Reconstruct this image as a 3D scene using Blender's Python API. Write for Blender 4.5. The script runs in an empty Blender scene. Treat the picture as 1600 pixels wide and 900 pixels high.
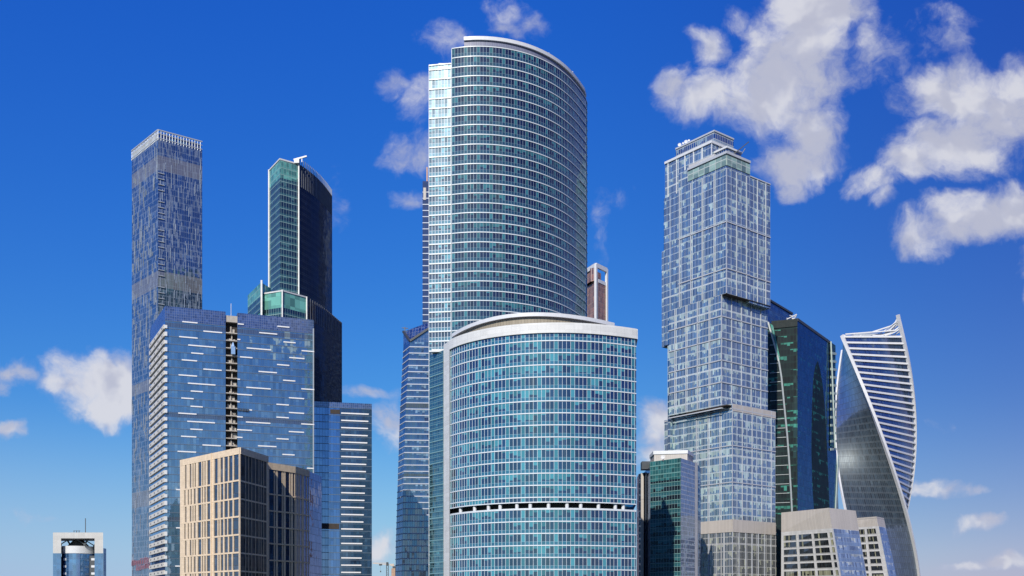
import bpy, bmesh, math, random
import numpy as np
from mathutils import Vector, Matrix
random.seed(7)
S = bpy.context.scene
COL = S.collection
R = math.radians
F = 1600.0          # focal length in photo pixels
HOR = 950.0         # horizon row of the photo
CAMZ = 12.0

# ------------------------------------------------------------------ camera, sky, sun
cam = bpy.data.cameras.new('camera')
cam.sensor_width = 36; cam.lens = 36; cam.shift_y = (HOR - 450) / 1600
cam.clip_start = 1; cam.clip_end = 60000
camo = bpy.data.objects.new('camera', cam); COL.objects.link(camo)
camo.location = (0, 0, CAMZ); camo.rotation_euler = (R(90), 0, 0)
S.camera = camo
S.view_settings.view_transform = 'Standard'; S.view_settings.look = 'None'
S.view_settings.gamma = 1; S.view_settings.exposure = 0.0
S.view_settings.use_curve_mapping = False
S.cycles.max_bounces = 6; S.cycles.glossy_bounces = 4; S.cycles.diffuse_bounces = 2
S.cycles.sample_clamp_indirect = 1.5
S.cycles.caustics_reflective = False; S.cycles.caustics_refractive = False

SUN_EL = R(33)
sh = Vector((-0.29, -0.957)).normalized()
sun_dir = Vector((sh.x * math.cos(SUN_EL), sh.y * math.cos(SUN_EL), math.sin(SUN_EL)))
SKY_STRENGTH = 0.10

class NT:
    """small helper for node graphs"""
    def __init__(s, tree): s.t = tree; s.n = tree.nodes; s.l = tree.links
    def inp(s, sock, v):
        if isinstance(v, bpy.types.NodeSocket): s.l.new(v, sock)
        elif v is not None:
            if hasattr(sock.default_value, '__len__') and not hasattr(v, '__len__'): v = (v,) * len(sock.default_value)
            if hasattr(v, '__len__') and len(sock.default_value) == 4 and len(v) == 3: v = tuple(v) + (1,)
            sock.default_value = v
    def m(s, op, a, b=None, c=None, clamp=False):
        n = s.n.new('ShaderNodeMath'); n.operation = op; n.use_clamp = clamp
        s.inp(n.inputs[0], a); s.inp(n.inputs[1], b)
        if c is not None: s.inp(n.inputs[2], c)
        return n.outputs[0]
    def v(s, op, a, b=None, scale=None):
        n = s.n.new('ShaderNodeVectorMath'); n.operation = op
        s.inp(n.inputs[0], a)
        if b is not None: s.inp(n.inputs[1], b)
        if scale is not None: s.inp(n.inputs['Scale'], scale)
        return n.outputs['Value'] if op in ('DOT_PRODUCT', 'LENGTH') else n.outputs[0]
    def comb(s, x, y, z=0.0):
        n = s.n.new('ShaderNodeCombineXYZ'); s.inp(n.inputs[0], x); s.inp(n.inputs[1], y); s.inp(n.inputs[2], z); return n.outputs[0]
    def sep(s, v):
        n = s.n.new('ShaderNodeSeparateXYZ'); s.inp(n.inputs[0], v); return n.outputs
    def mix(s, f, a, b):
        n = s.n.new('ShaderNodeMix'); n.data_type = 'RGBA'
        s.inp(n.inputs['Factor'], f); s.inp(n.inputs[6], a); s.inp(n.inputs[7], b); return n.outputs[2]
    def mixc(s, kind, f, a, b):
        n = s.n.new('ShaderNodeMix'); n.data_type = 'RGBA'; n.blend_type = kind
        s.inp(n.inputs['Factor'], f); s.inp(n.inputs[6], a); s.inp(n.inputs[7], b); return n.outputs[2]
    def wn(s, v):
        n = s.n.new('ShaderNodeTexWhiteNoise'); n.noise_dimensions = '3D'; s.inp(n.inputs['Vector'], v); return n.outputs
    def noise(s, v, scale, detail=4, rough=.5, dist=0):
        n = s.n.new('ShaderNodeTexNoise'); s.inp(n.inputs['Vector'], v)
        n.inputs['Scale'].default_value = scale; n.inputs['Detail'].default_value = detail
        n.inputs['Roughness'].default_value = rough; n.inputs['Distortion'].default_value = dist; return n.outputs
    def step(s, v, lo, hi):
        n = s.n.new('ShaderNodeMapRange'); n.interpolation_type = 'SMOOTHSTEP'
        s.inp(n.inputs[0], v); n.inputs[1].default_value = lo; n.inputs[2].default_value = hi; return n.outputs[0]
    def lerp(s, v, a, b, c, d):
        n = s.n.new('ShaderNodeMapRange'); s.inp(n.inputs[0], v)
        for i, q in enumerate((a, b, c, d)): n.inputs[i + 1].default_value = q
        return n.outputs[0]

world = bpy.data.worlds.new('World'); S.world = world; world.use_nodes = True
N = NT(world.node_tree)
bg = world.node_tree.nodes['Background']
sky = N.n.new('ShaderNodeTexSky'); sky.sky_type = 'NISHITA'; sky.sun_disc = False
sky.sun_elevation = SUN_EL; sky.sun_rotation = math.atan2(sh.x, sh.y)
sky.altitude = 150; sky.air_density = 1.0; sky.dust_density = 0.35; sky.ozone_density = 4.0
SKY_GAMMA = 1.0
geo = N.n.new('ShaderNodeTexCoord')
D = geo.outputs['Generated']
dx, dy, dz = N.sep(D)
# polarised, strongly saturated blue as in the photograph
grade = N.n.new('ShaderNodeHueSaturation'); grade.inputs['Saturation'].default_value = 1.3; grade.inputs['Value'].default_value = 1.0
N.l.new(sky.outputs[0], grade.inputs['Color'])
tint = N.mixc('MULTIPLY', 1.0, grade.outputs[0], (0.62, 0.86, 1.25))
c0, c1, c2 = N.sep(tint)
rgt = N.step(dx, -.05, .55)
c0 = N.m('MULTIPLY', N.m('POWER', N.m('MULTIPLY', c0, .1), 1.0), 10.4)
c1 = N.m('MULTIPLY', N.m('POWER', N.m('MULTIPLY', c1, .1), .95), N.m('MULTIPLY_ADD', rgt, -4.0, 9.7))
c2 = N.m('MULTIPLY', N.m('POWER', N.m('MULTIPLY', c2, .1), .39), N.m('MULTIPLY_ADD', rgt, -2.2, 8.05))
skycol = N.comb(c0, c1, c2)
lowl = N.m('MULTIPLY', N.step(dz, .2, -.02), N.lerp(dx, -.5, .3, .85, .25))
skycol = N.mix(lowl, skycol, (3.7, 4.9, 7.3))
# clouds placed by direction
ay = N.m('MAXIMUM', N.m('ABSOLUTE', dy), .05)
U = N.m('DIVIDE', dx, ay); V = N.m('DIVIDE', dz, ay)
P2 = N.comb(U, V)
w1 = N.noise(P2, 9, 5, .55)[1]
warp = N.v('SCALE', N.v('SUBTRACT', w1, (.5, .5, .5)), scale=.075)
PW = N.v('ADD', P2, warp)
BL = [(1245,110,80,115,1),(1190,135,75,62,1),(1270,15,75,60,1),(1105,72,34,34,.8),(1058,132,38,36,.7),(1120,140,62,45,.95),
(1262,190,60,58,1),(1228,240,46,46,.9),(1216,283,28,20,.75),(1362,92,58,46,.55),(1312,95,40,34,.7),(1470,45,46,36,.36),(1150,18,26,22,.3),
(1510,150,85,52,1),(1572,170,70,66,1),(1505,228,95,52,1),(1440,255,62,34,.85),(1368,285,50,28,.75),(1375,315,28,16,.7),
(1530,342,82,42,1),(1452,366,52,34,.8),(1595,330,70,42,1),
(150,600,80,52,1),(140,628,60,34,1),(190,600,50,45,1),(92,598,32,26,.8),(32,582,42,26,.75),(0,605,22,24,.6),(6,676,24,12,.6),
(780,22,36,30,.5),(826,46,34,26,.4),(700,68,38,24,.3),(655,150,38,38,.42),(640,232,48,34,.55),(642,298,32,15,.38),(540,300,16,50,.33),(608,122,22,22,.25),
(575,611,50,14,.6),(602,668,34,46,.8),(600,855,34,26,.75),(1015,672,42,46,1),(1005,720,40,30,.8),
(1476,771,58,16,.85),(1532,771,24,10,.7),(1536,828,42,14,.75),(1508,889,46,12,.8),(1572,886,42,12,.85),(928,365,16,42,.3),(975,310,40,14,.2),
(1668,395,60,48,1),(1720,440,55,40,1),(1650,470,40,26,.8),(1470,665,18,14,.25),(60,800,60,10,.2)]  # leading blobs are out of view, added so the blue slab mirrors clouds
dens = None
for (cx, cy, rx, ry, w) in BL:
    c = ((cx - 800) / 1600, (HOR - cy) / 1600, 0)
    q = N.v('MULTIPLY', N.v('SUBTRACT', PW, c), (1600 / rx, 1600 / ry, 0))
    d2 = N.v('DOT_PRODUCT', q, q)
    e = N.m('MULTIPLY_ADD', d2, -.6 * w, w)
    dens = e if dens is None else N.m('SMOOTH_MAX', dens, e, .12)
n1 = N.noise(PW, 22, 9, .62)[0]
n2 = N.noise(P2, 7, 3, .5)[0]
thick = N.m('ADD', dens, N.m('MULTIPLY', N.m('SUBTRACT', n1, .5), 1.9))
e1 = N.noise(PW, 8, 4, .55)[0]; e2 = N.noise(N.v('ADD', PW, (-.012, .022, 0)), 8, 4, .55)[0]
relief = N.m('SUBTRACT', e1, e2)
alpha = N.m('MULTIPLY', N.step(thick, .05, .95), N.step(dz, -.02, .02))
# clouds in the rest of the sky (seen only as reflections in the glass)
gn = N.noise(N.comb(U, N.m('MULTIPLY', V, 1.7), 3.3), 2.6, 6, .58)[0]
galpha = N.m('MULTIPLY', N.m('MULTIPLY', N.step(gn, .56, .78), .6), N.step(dy, .1, -.1))
galpha = N.m('MULTIPLY', galpha, N.step(dz, 0, .03))
alpha = N.m('MAXIMUM', alpha, galpha)
core = N.step(thick, .2, 1.3)
ccol = N.mix(core, (4.6, 5.0, 6.7), (5.7, 5.8, 6.7))
lit = N.m('MULTIPLY', N.step(relief, -.04, .04), N.step(thick, .1, .7))
ccol = N.mix(N.m('MULTIPLY', lit, .75), ccol, (7.6, 7.6, 8.0))
ccol = N.mix(N.m('MULTIPLY', N.step(relief, .0, -.07), .38), ccol, (4.4, 4.6, 5.8))
final = N.mix(N.m('MULTIPLY', alpha, .93), skycol, ccol)
N.l.new(final, bg.inputs[0]); bg.inputs[1].default_value = SKY_STRENGTH
world.cycles.sampling_method = 'MANUAL'; world.cycles.sample_map_resolution = 512

sl = bpy.data.lights.new('sun', 'SUN'); sl.energy = 4.2; sl.angle = R(.53); sl.color = (1, .93, .82)
so = bpy.data.objects.new('sun', sl); COL.objects.link(so)
so.rotation_euler = sun_dir.to_track_quat('Z', 'Y').to_euler(); so.location = (-200, -400, 500)

# ------------------------------------------------------------------ materials
def new_mat(name):
    m = bpy.data.materials.new(name); m.use_nodes = True
    n = NT(m.node_tree); n.n.clear(); out = n.n.new('ShaderNodeOutputMaterial'); return m, n, out

def plain(name, col, rough=.6, metal=0, var=.12, scale=.6, streak=True, panel=None, pcol=.75):
    """painted, stone or metal surface: slight tone variation, streaks of dirt and panel joints"""
    m, n, out = new_mat(name)
    tc = n.n.new('ShaderNodeTexCoord').outputs['Object']
    a = n.noise(tc, scale, 5, .6)[0]
    f = a
    if streak:
        st = n.noise(n.v('MULTIPLY', tc, (1.6, 1.6, .08)), scale, 4, .6)[0]
        f = n.m('MULTIPLY', n.m('ADD', a, st), .5)
    val = n.lerp(f, .3, .7, 1 - var, 1 + var)
    c = n.v('SCALE', col + (0,) if len(col) == 2 else col, scale=val)
    if panel:
        uv = n.n.new('ShaderNodeUVMap').outputs[0]; u, v, _ = n.sep(uv)
        pw, ph = panel
        fu = n.m('FRACT', n.m('DIVIDE', u, pw)); fv = n.m('FRACT', n.m('DIVIDE', v, ph))
        ln = n.m('MAXIMUM', n.m('LESS_THAN', fu, .07 / pw + .01), n.m('LESS_THAN', fv, .07 / ph + .01))
        cell = n.wn(n.comb(n.m('FLOOR', n.m('DIVIDE', u, pw)), n.m('FLOOR', n.m('DIVIDE', v, ph)), 1.5))[0]
        c = n.v('SCALE', c, scale=n.lerp(cell, 0, 1, .93, 1.05))
        c = n.v('SCALE', c, scale=n.lerp(ln, 0, 1, 1, pcol))
    b = n.n.new('ShaderNodeBsdfPrincipled'); n.inp(b.inputs['Base Color'], c)
    n.inp(b.inputs['Roughness'], n.lerp(a, .2, .8, max(rough - .1, .05), min(rough + .1, 1)))
    b.inputs['Metallic'].default_value = metal
    n.l.new(b.outputs[0], out.inputs[0]); return m

def glass(name, pw, fh, z0=0.0, dark=(.01, .02, .05), light=(.1, .3, .35), span=(.03, .1, .16), frame=(.5, .52, .55),
          sp=.32, lv=.06, lh=.05, midh=True, blind=.5, refl=.35, tint=(.8, .9, 1), rough=.03, jit=.012, wav=.01,
          group=6, maj=None, pmech=None, fins=None, dark2=None, offu=0.0, mechc=(.12, .12, .12), seed=0.0, lift=0.0, spvar=.15, ior=1.5, pil=0):
    """curtain wall: panes of pw x fh metres on the wall's own UV (metres), spandrels, blinds pulled to random heights,
    thin frames, and a coating that mirrors the surroundings with every pane tilted a little"""
    m, n, out = new_mat(name)
    uv = n.n.new('ShaderNodeUVMap').outputs[0]; u, v, _ = n.sep(uv)
    U_ = n.m('DIVIDE', n.m('ADD', u, offu), pw); V_ = n.m('DIVIDE', n.m('SUBTRACT', v, z0), fh)
    cu, cv = n.m('FLOOR', U_), n.m('FLOOR', V_); fu, fv = n.m('FRACT', U_), n.m('FRACT', V_)
    r = n.wn(n.comb(cu, cv, 3.1 + seed)); r1 = r[0]; rc = r[1]
    r3 = n.wn(n.comb(cu, cv, 9.7 + seed))[0]
    g1 = n.wn(n.comb(n.m('FLOOR', n.m('DIVIDE', n.m('ADD', cu, n.m('MULTIPLY', n.wn(n.comb(0, cv, 1))[0], 7)), group)), cv, 5.5 + seed))[0]
    g2 = n.wn(n.comb(n.m('FLOOR', n.m('DIVIDE', cu, 2)), cv, 6.5 + seed))[0]
    mixr = n.m('ADD', n.m('MULTIPLY', g1, .5), n.m('ADD', n.m('MULTIPLY', g2, .2), n.m('MULTIPLY', r1, .3)))
    hb = n.step(mixr, .5 - blind * .55 + .18, .5 - blind * .55 + .62)      # how far the blind is down, 0..1
    hb = n.m('MULTIPLY', hb, n.lerp(r3, 0, 1, .75, 1.1))
    if pil: hb = n.m('MAXIMUM', hb, n.m('LESS_THAN', n.m('MODULO', n.m('ADD', cu, 4000), pil), .5))
    isb = n.m('GREATER_THAN', fv, n.m('SUBTRACT', 1, n.m('MULTIPLY', hb, 1 - sp)))
    shade = n.lerp(r3, 0, 1, .6, 1.35)
    dk = dark if dark2 is None else n.mix(n.m('GREATER_THAN', g1, .6), dark, dark2)
    base = n.mix(isb, n.v('SCALE', dk, scale=n.lerp(r1, 0, 1, .5, 1.6)), n.v('SCALE', light, scale=shade))
    if sp > 0:
        base = n.mix(n.m('LESS_THAN', fv, sp), base, n.v('SCALE', span, scale=n.lerp(r1, 0, 1, 1 - spvar, 1 + spvar)))
    line = n.m('LESS_THAN', fu, lv / pw)
    if lh > 0: line = n.m('MAXIMUM', line, n.m('LESS_THAN', fv, lh / fh))
    if midh and sp > 0: line = n.m('MAXIMUM', line, n.m('LESS_THAN', n.m('ABSOLUTE', n.m('SUBTRACT', fv, sp)), lh / fh * .4))
    if maj:          # (panes between posts, post width m, floors between beams, beam height m)
        mu = n.m('MULTIPLY', n.m('FRACT', n.m('DIVIDE', U_, maj[0])), maj[0] * pw)
        mv = n.m('MULTIPLY', n.m('FRACT', n.m('DIVIDE', V_, maj[2])), maj[2] * fh)
        line = n.m('MAXIMUM', line, n.m('MAXIMUM', n.m('LESS_THAN', mu, maj[1]), n.m('LESS_THAN', mv, maj[3])))
    if fins:         # random light vertical panels (share, width fraction, floors tall)
        fc = n.wn(n.comb(n.m('FLOOR', n.m('MULTIPLY', U_, 2)), n.m('FLOOR', n.m('ADD', n.m('DIVIDE', V_, fins[2]), n.m('MULTIPLY', n.wn(n.comb(n.m('FLOOR', n.m('MULTIPLY', U_, 2)), 0, 2))[0], 5))), 4.4))[0]
        isf = n.m('MULTIPLY', n.m('LESS_THAN', fc, fins[0]), n.m('LESS_THAN', n.m('FRACT', n.m('MULTIPLY', U_, 2)), fins[1]))
        line = n.m('MAXIMUM', line, isf)
    if pmech:
        for (za, zb) in pmech:
            k = n.m('MULTIPLY', n.m('GREATER_THAN', v, za), n.m('LESS_THAN', v, zb))
            louv = n.lerp(n.m('FRACT', n.m('MULTIPLY', u, .9)), 0, 1, .6, 1.2)
            base = n.mix(k, base, n.v('SCALE', mechc, scale=louv)); 
            line = n.m('MAXIMUM', line, n.m('MULTIPLY', k, .55))
    base = n.mix(line, base, n.v('SCALE', frame, scale=n.lerp(r3, 0, 1, .9, 1.08))) if not pmech else n.mix(n.m('GREATER_THAN', line, .9), base, frame)
    dirt = n.noise(n.comb(u, v, seed), .05, 5, .6)[0]
    base = n.v('SCALE', base, scale=n.lerp(dirt, .3, .7, .88, 1.12))
    # normals: every pane sits at its own slight angle
    g = n.n.new('ShaderNodeNewGeometry')
    off = n.v('SCALE', n.v('SUBTRACT', rc, (.5, .5, .5)), scale=jit)
    wv = n.v('SCALE', n.v('SUBTRACT', n.noise(n.comb(u, v, seed), .35, 2, .5)[1], (.5, .5, .5)), scale=wav)
    nr = n.v('NORMALIZE', n.v('ADD', n.v('ADD', g.outputs['Normal'], off), wv))
    df = n.n.new('ShaderNodeBsdfPrincipled'); n.inp(df.inputs['Base Color'], base); df.inputs['Roughness'].default_value = .6
    df.inputs['Specular IOR Level'].default_value = .2
    gl = n.n.new('ShaderNodeBsdfGlossy'); n.inp(gl.inputs['Color'], n.v('SCALE', tint, scale=n.lerp(r3, 0, 1, .85, 1.1)))
    gl.inputs['Roughness'].default_value = rough; n.inp(gl.inputs['Normal'], nr)
    fr = n.n.new('ShaderNodeFresnel'); fr.inputs['IOR'].default_value = ior; n.inp(fr.inputs['Normal'], nr)
    fac = n.m('ADD', n.m('MULTIPLY', fr.outputs[0], 1 - refl), refl, clamp=True)
    fac = n.m('MULTIPLY', fac, n.lerp(line, 0, 1, 1, .12))
    fac = n.m('MULTIPLY', fac, n.lerp(isb, 0, 1, 1, .85))
    mx = n.n.new('ShaderNodeMixShader'); n.l.new(fac, mx.inputs[0]); n.l.new(df.outputs[0], mx.inputs[1]); n.l.new(gl.outputs[0], mx.inputs[2])
    n.l.new(mx.outputs[0], out.inputs[0]); return m

# ------------------------------------------------------------------ geometry helpers
ORIG = {}
def thing(name, label, cat, loc, group=None):
    o = bpy.data.objects.new(name, None); COL.objects.link(o); o.location = loc
    o['label'] = label; o['category'] = cat
    if group: o['group'] = group
    ORIG[o.name] = Vector(loc); o.empty_display_size = 5
    return o

class MB:
    def __init__(s): s.v = []; s.f = []; s.uv = []
    def face(s, pts, uvs=None):
        i = len(s.v); s.v += [tuple(p) for p in pts]; s.f.append(tuple(range(i, i + len(pts))))
        s.uv.append(uvs if uvs else [(p[0], p[2]) for p in pts]); return s
    def hexa(s, b, t):
        """solid from a bottom quad b and a top quad t (points in order)"""
        s.face(list(reversed(b))); s.face(t)
        for i in range(4):
            j = (i + 1) % 4; L = (Vector(b[j]) - Vector(b[i])).length
            s.face([b[i], b[j], t[j], t[i]], [(0, b[i][2]), (L, b[j][2]), (L, t[j][2]), (0, t[i][2])])
        return s
    def box(s, c, sx, sy, sz, ax=(1, 0)):
        """box centred at c (bottom at c.z), ax = direction of its x side"""
        a = Vector((ax[0], ax[1], 0)).normalized(); b = Vector((-a.y, a.x, 0)); c = Vector(c)
        q = [c + a * (i * sx / 2) + b * (j * sy / 2) for i, j in ((-1, -1), (1, -1), (1, 1), (-1, 1))]
        return s.hexa(q, [p + Vector((0, 0, sz)) for p in q])
    def bar(s, a, b, w, h=None, up=(0, 0, 1)):
        a, b = Vector(a), Vector(b); h = h or w; d = (b - a).normalized(); up = Vector(up)
        if abs(d.dot(up)) > .98: up = Vector((1, 0, 0))
        x = d.cross(up).normalized(); y = x.cross(d)
        q = [x * (i * w / 2) + y * (j * h / 2) for i, j in ((-1, -1), (1, -1), (1, 1), (-1, 1))]
        return s.hexa([a + k for k in q], [b + k for k in q])
    def prism(s, fp, z0, z1, u0=0, top=True, bottom=True, fp2=None):
        u = u0; n = len(fp); fp2 = fp2 or fp
        for i in range(n):
            a, b, c, d = fp[i], fp[(i + 1) % n], fp2[(i + 1) % n], fp2[i]; L = math.dist(a, b)
            s.face([(*a, z0), (*b, z0), (*c, z1), (*d, z1)], [(u, z0), (u + L, z0), (u + L, z1), (u, z1)]); u += L
        if top: s.face([(*p, z1) for p in fp2])
        if bottom: s.face([(*p, z0) for p in reversed(fp)])
        return s
    def build(s, name, mat, parent=None, smooth=False, bevel=0):
        me = bpy.data.meshes.new(name); o0 = ORIG.get(parent.name, Vector()) if parent else Vector()
        me.from_pydata([tuple(Vector(p) - o0) for p in s.v], [], s.f)
        ul = me.uv_layers.new(name='UVMap'); k = 0
        for uvs in s.uv:
            for q in uvs: ul.data[k].uv = q; k += 1
        me.materials.append(mat)
        bm = bmesh.new(); bm.from_mesh(me); bmesh.ops.remove_doubles(bm, verts=bm.verts, dist=.0005)
        bmesh.ops.recalc_face_normals(bm, faces=bm.faces); bm.to_mesh(me); bm.free()
        if smooth:
            for p in me.polygons: p.use_smooth = True
            me.set_sharp_from_angle(angle=R(30))
        o = bpy.data.objects.new(name, me); COL.objects.link(o)
        if parent: o.parent = parent; ORIG[o.name] = o0
        return o

def zz(py, Y): return CAMZ + (HOR - py) / F * Y
def xx(px, Y): return (px - 800) / F * Y
def corner(px, py, H):
    """ground-plan point of a roof corner seen at px, py when the roof is H metres above the camera"""
    Y = H * F / (HOR - py); return (xx(px, Y), Y)
def along(px, A, B):
    """where along the wall from A towards B the column px is, in metres"""
    t = (px - 800) / F; d = (Vector(B) - Vector(A)).normalized()
    return (t * A[1] - A[0]) / (d.x - t * d.y)
def wallpt(px, py, A, B):
    s = along(px, A, B); d = (Vector(B) - Vector(A)).normalized(); p = Vector(A) + d * s
    return s, zz(py, p.y)
def at(A, B, s, off=0.0):
    """point s metres along A>B, off metres out of the wall towards the camera side"""
    A, B = Vector(A), Vector(B); d = (B - A).normalized(); n = Vector((d.y, -d.x))
    if n.dot(A) > 0: n = -n
    p = A + d * s + n * off; return (p.x, p.y)
def fit(pts, deg=4, n=44):
    P = np.array(pts, float); s = np.r_[0, np.cumsum(np.hypot(*np.diff(P, axis=0).T))]
    cx, cy = np.polyfit(s, P[:, 0], deg), np.polyfit(s, P[:, 1], deg); t = np.linspace(0, s[-1], n)
    return [(float(np.polyval(cx, k)), float(np.polyval(cy, k))) for k in t]
def offs(path, d):
    out = []
    for i, p in enumerate(path):
        a = Vector(path[max(i - 1, 0)]); b = Vector(path[min(i + 1, len(path) - 1)]); t = (b - a).normalized()
        n = Vector((t.y, -t.x)); out.append((p[0] + n.x * d, p[1] + n.y * d))
    return out      # paths run left to right as seen, so this normal faces the viewer
def plen(path): return sum(math.dist(path[i], path[i + 1]) for i in range(len(path) - 1))
def pat(path, s):
    for i in range(len(path) - 1):
        L = math.dist(path[i], path[i + 1])
        if s <= L or i == len(path) - 2:
            a, b = Vector(path[i]), Vector(path[i + 1]); t = (b - a).normalized(); p = a + t * s; return p, t
        s -= L
def strip(mb, path, d0, d1, za, zb):
    """solid band following path between offsets d0 and d1"""
    a, b = offs(path, d0), offs(path, d1); u = 0
    for i in range(len(path) - 1):
        L = math.dist(b[i], b[i + 1])
        mb.face([(*b[i], za), (*b[i+1], za), (*b[i+1], zb), (*b[i], zb)], [(u, za), (u+L, za), (u+L, zb), (u, zb)])
        mb.face([(*a[i+1], za), (*a[i], za), (*a[i], zb), (*a[i+1], zb)], [(u, za), (u+L, za), (u+L, zb), (u, zb)])
        mb.face([(*a[i], zb), (*b[i], zb), (*b[i+1], zb), (*a[i+1], zb)])
        mb.face([(*a[i], za), (*a[i+1], za), (*b[i+1], za), (*b[i], za)]); u += L
    mb.face([(*a[0], za), (*b[0], za), (*b[0], zb), (*a[0], zb)])
    mb.face([(*b[-1], za), (*a[-1], za), (*a[-1], zb), (*b[-1], zb)])
    return mb
def bands(path, zs, h, mat, parent, d=.25, name='floor_band', inset=-.1):
    for z in zs: strip(MB(), path, inset, d, z, z + h).build(name, mat, parent)
def mullions(path, step, z0, z1, w, d, mat, parent, name='mullion', start=0):
    L = plen(path); k = start
    while k <= L + .01:
        p, t = pat(path, min(k, L)); n = Vector((t.y, -t.x)); c = p + n * (d / 2 - .05)
        MB().box((c.x, c.y, z0), w, d + .1, z1 - z0, (t.x, t.y)).build(name, mat, parent); k += step
def seg(A, B, n=2): return [tuple(Vector(A).lerp(Vector(B), i / (n - 1))) for i in range(n)]
def shrink(fp, k):
    c = sum((Vector(p) for p in fp), Vector((0, 0))) / len(fp); return [tuple(c + (Vector(p) - c) * k) for p in fp]
def dish(mb, c, r, face):
    f = Vector(face).normalized(); x = f.cross(Vector((0, 0, 1))).normalized(); y = x.cross(f); c = Vector(c); n = 10
    ring = [c + (x * math.cos(6.283 * i / n) + y * math.sin(6.283 * i / n)) * r + f * r * .35 for i in range(n)]
    for i in range(n):
        mb.face([c, ring[i], ring[(i + 1) % n]]); mb.face([c - f * .25, ring[(i + 1) % n], ring[i]])
    mb.bar(c - f * .2, c - f * .6 - Vector((0, 0, 1.4 * r)), .3); return mb

M = {}
M['white'] = plain('white metal', (.72, .74, .76), .45, 0, .06)
M['whiteband'] = plain('white aluminium trim', (.74, .80, .84), .35, .0, .06)
M['greyframe'] = plain('grey aluminium trim', (.42, .47, .53), .4, .1, .08)
M['capstone'] = plain('pale grey cladding', (.72, .73, .72), .5, 0, .06, panel=(3, 1.5), pcol=.85)
M['concrete'] = plain('raw concrete', (.50, .46, .41), .85, 0, .25)
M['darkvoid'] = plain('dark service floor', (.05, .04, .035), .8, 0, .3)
M['beige'] = plain('beige limestone', (.80, .64, .46), .7, 0, .14, panel=(1.4, .9), pcol=.86)
M['beigeribs'] = plain('ribbed beige metal', (.54, .50, .46), .55, 0, .06, panel=(.9, 30), pcol=.7)
M['louvre'] = plain('tan louvres', (.34, .30, .23), .6, 0, .1, panel=(1.1, 40), pcol=.35)
M['roofgrey'] = plain('roof gravel', (.25, .25, .26), .9, 0, .2)
M['steel'] = plain('dark steel', (.08, .09, .10), .5, .4, .2)
M['cabin'] = plain('painted steel', (.55, .33, .22), .6, 0, .1)
M['greystone'] = plain('light grey stone', (.56, .56, .56), .6, 0, .14, panel=(2.4, 1.1), pcol=.88)
M['finsteel'] = plain('dull crown fins', (.20, .22, .25), .5, 0, .1)
M['mullion'] = plain('grey blue mullion', (.40, .50, .56), .4, 0, .06)
M['bluecab'] = plain('blue plastic sheet', (.25, .42, .7), .6, 0, .1)
M['redsign'] = plain('faded red lettering', (.36, .17, .22), .6, 0, .15)

# ------------------------------------------------------------------ ground and river
gm, n, out = new_mat('ground')
tc = n.n.new('ShaderNodeTexCoord').outputs['Object']
a = n.noise(tc, .004, 8, .6)[0]; b = n.noise(tc, .08, 4, .6)[0]
col = n.mix(n.step(a, .42, .58), (.055, .085, .03), (.16, .155, .145)); col = n.v('SCALE', col, scale=n.lerp(b, .2, .8, .7, 1.2))
p = n.n.new('ShaderNodeBsdfPrincipled'); n.inp(p.inputs['Base Color'], col); p.inputs['Roughness'].default_value = .9
n.l.new(p.outputs[0], out.inputs[0])
g = MB().face([(-20000, -20000, 0), (20000, -20000, 0), (20000, 20000, 0), (-20000, 20000, 0)]).build('ground', gm); g['kind'] = 'structure'
wm, n, out = new_mat('river water')
tc = n.n.new('ShaderNodeTexCoord').outputs['Object']
p = n.n.new('ShaderNodeBsdfPrincipled'); p.inputs['Base Color'].default_value = (.02, .035, .04, 1); p.inputs['Roughness'].default_value = .08
bp = n.n.new('ShaderNodeBump'); bp.inputs['Strength'].default_value = .3; n.inp(bp.inputs['Height'], n.noise(tc, .3, 5, .6)[0]); n.l.new(bp.outputs[0], p.inputs['Normal'])
n.l.new(p.outputs[0], out.inputs[0])
g = MB().face([(-6000, 60, .004), (6000, 60, .004), (6000, 235, .004), (-6000, 235, .004)]).build('river', wm); g['kind'] = 'structure'
am = plain('asphalt', (.05, .05, .052), .9, 0, .15)
g = MB().box((0, 262, 0), 3000, 22, .12).build('embankment_road', am); g['kind'] = 'structure'
qm = plain('granite quay', (.3, .29, .28), .8, 0, .15)
g = MB().box((0, 237, 0), 3000, 4, 1.1).build('embankment_parapet', qm); g['kind'] = 'structure'

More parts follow.
